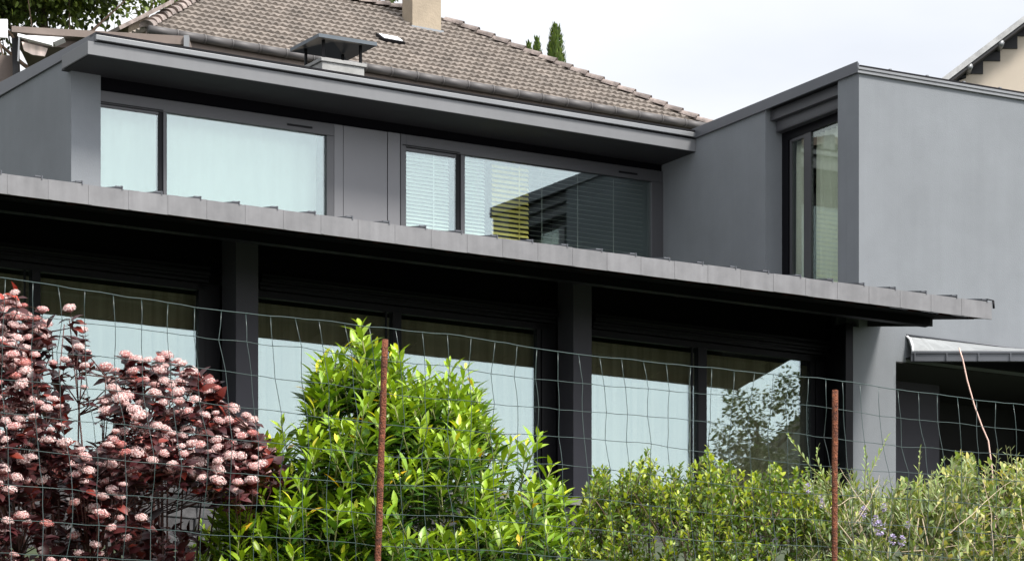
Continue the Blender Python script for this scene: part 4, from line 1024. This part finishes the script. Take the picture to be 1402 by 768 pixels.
def cypress(px, ytop, wpx, D, label):
    b = tb(px, D); top = pt(px, ytop, D); r_ = empty('cypress_tree', b, 0, label, 'tree', 'cypresses behind the tiled ridge'); L_ = Leafer(); s_ = MB()
    hh = top.z - b.z; s_.tube([(0, 0, 0), (0, 0, hh * .5), (0, 0, hh * .97)], [.12, .08, .02], 7); w = wpx / F * D / 2
    n = 9000
    for i in range(n):
        t = random.random() ** .7 * .55 if random.random() < .93 else random.random()   # fraction down from the top
        r = w * min(1, (t * hh / 1.7) ** .55) * (1 + .18 * math.sin(t * 40) * random.random()) * random.random() ** .4
        k = random.uniform(0, 6.28); p = b + Vector((r * math.cos(k), r * math.sin(k), hh * (1 - t)))
        L_.add(p, Vector((math.cos(k) * .4, math.sin(k) * .4, 1 + random.uniform(-.3, .3))), Vector((math.cos(k), math.sin(k), .2)), random.uniform(.08, .17), .045, jit(mixc((.035, .065, .012), (.11, .16, .022), random.random()), .25))
    L_.mesh('crown', r_, M['leaf_t'], fold=.2, droop=.05); s_.build('trunk', M['bark'], r_)
cypress(761, 37, 38, 78, 'tallest rightmost conical cypress behind the tiled roof ridge')
cypress(735, 57, 22, 78.5, 'middle and lower one of the three cypresses behind the ridge')
cypress(724, 63, 15, 79, 'smallest leftmost cypress tip behind the tiled ridge')

# ------------------------------------------------------------ what the right lower window mirrors: garden tree and neighbour's gable
def mirrored(px, py, vv):
    """sight line through px,py continued to depth vv behind the lower glass, mirrored in front of it"""
    u, z = H.onV(px, VL + vv, py); return H.world(u, VL - vv, z)
c1 = mirrored(1045, 560, 22); c2 = mirrored(1000, 600, 22); c3 = mirrored(1100, 540, 22)
bs = mirrored(1040, 620, 22); bs.z = terr(bs.x, bs.y) - .2
tree('garden_tree', 'open crowned tree seen mirrored in the right lower window', bs, c1.z - bs.z + 2,
     [(c1, (.7, .7, .65)), (c2, (.6, .6, .45)), (c3, (.45, .5, .5)), (mirrored(1040, 640, 22), (1.3, .9, .6))], ((.05, .075, .02), (.09, .13, .03)), .085, 90, 46, r0=.07, clump_r=.26)
nh = empty('neighbour_house', (0, 0, 0), 0, 'grey gabled house seen mirrored in the right lower window', 'house')
pA = mirrored(1120, 548, 30); pB = mirrored(985, 672, 30); bz = terr(pA.x, pA.y) - .3
nh.location = (pA.x, pA.y, bz); dv = (pA - pB); dvh = Vector((dv.x, dv.y, 0)); ry_ = Vector((.07, 1, 0)); Vv = Vector((H.V[0], H.V[1], 0)); nx_ = (ry_ - 2 * ry_.dot(Vv) * Vv).normalized(); L0_ = nh.location
ap = pA + dv * .25; other = Vector((2 * ap.x - pB.x, 2 * ap.y - pB.y, pB.z)); b1_ = Vector((pB.x, pB.y, bz)); b2_ = Vector((other.x, other.y, bz))
ring = [b1_ - L0_, b2_ - L0_, other - L0_, ap - L0_, pB - L0_]
ring = [v + Vector((0, 0, -.25)) for v in ring]
m = MB(); m.prism([tuple(v) for v in ring], [tuple(v + nx_ * 7) for v in ring]); m.build('wall', mat('neighbour_wall', (.30, .31, .30), .9, streak=((4, 4, .3), .1)), nh)
m = MB()
for (a, b) in ((pB, ap), (ap, other)):
    a = a - L0_; b = b - L0_; e = (b - a).normalized() * .3; a = a - (e if a.z < b.z else e * 0); b = b + (e if b.z < a.z else e * 0)
    q = [a - nx_ * .3, b - nx_ * .3, b + nx_ * 7.3, a + nx_ * 7.3]; m.prism([tuple(v + Vector((0, 0, -.2))) for v in q], [tuple(v + Vector((0, 0, -.02))) for v in q])
m.build('roof', mat('neighbour_roof', (.20, .19, .18), .9), nh)
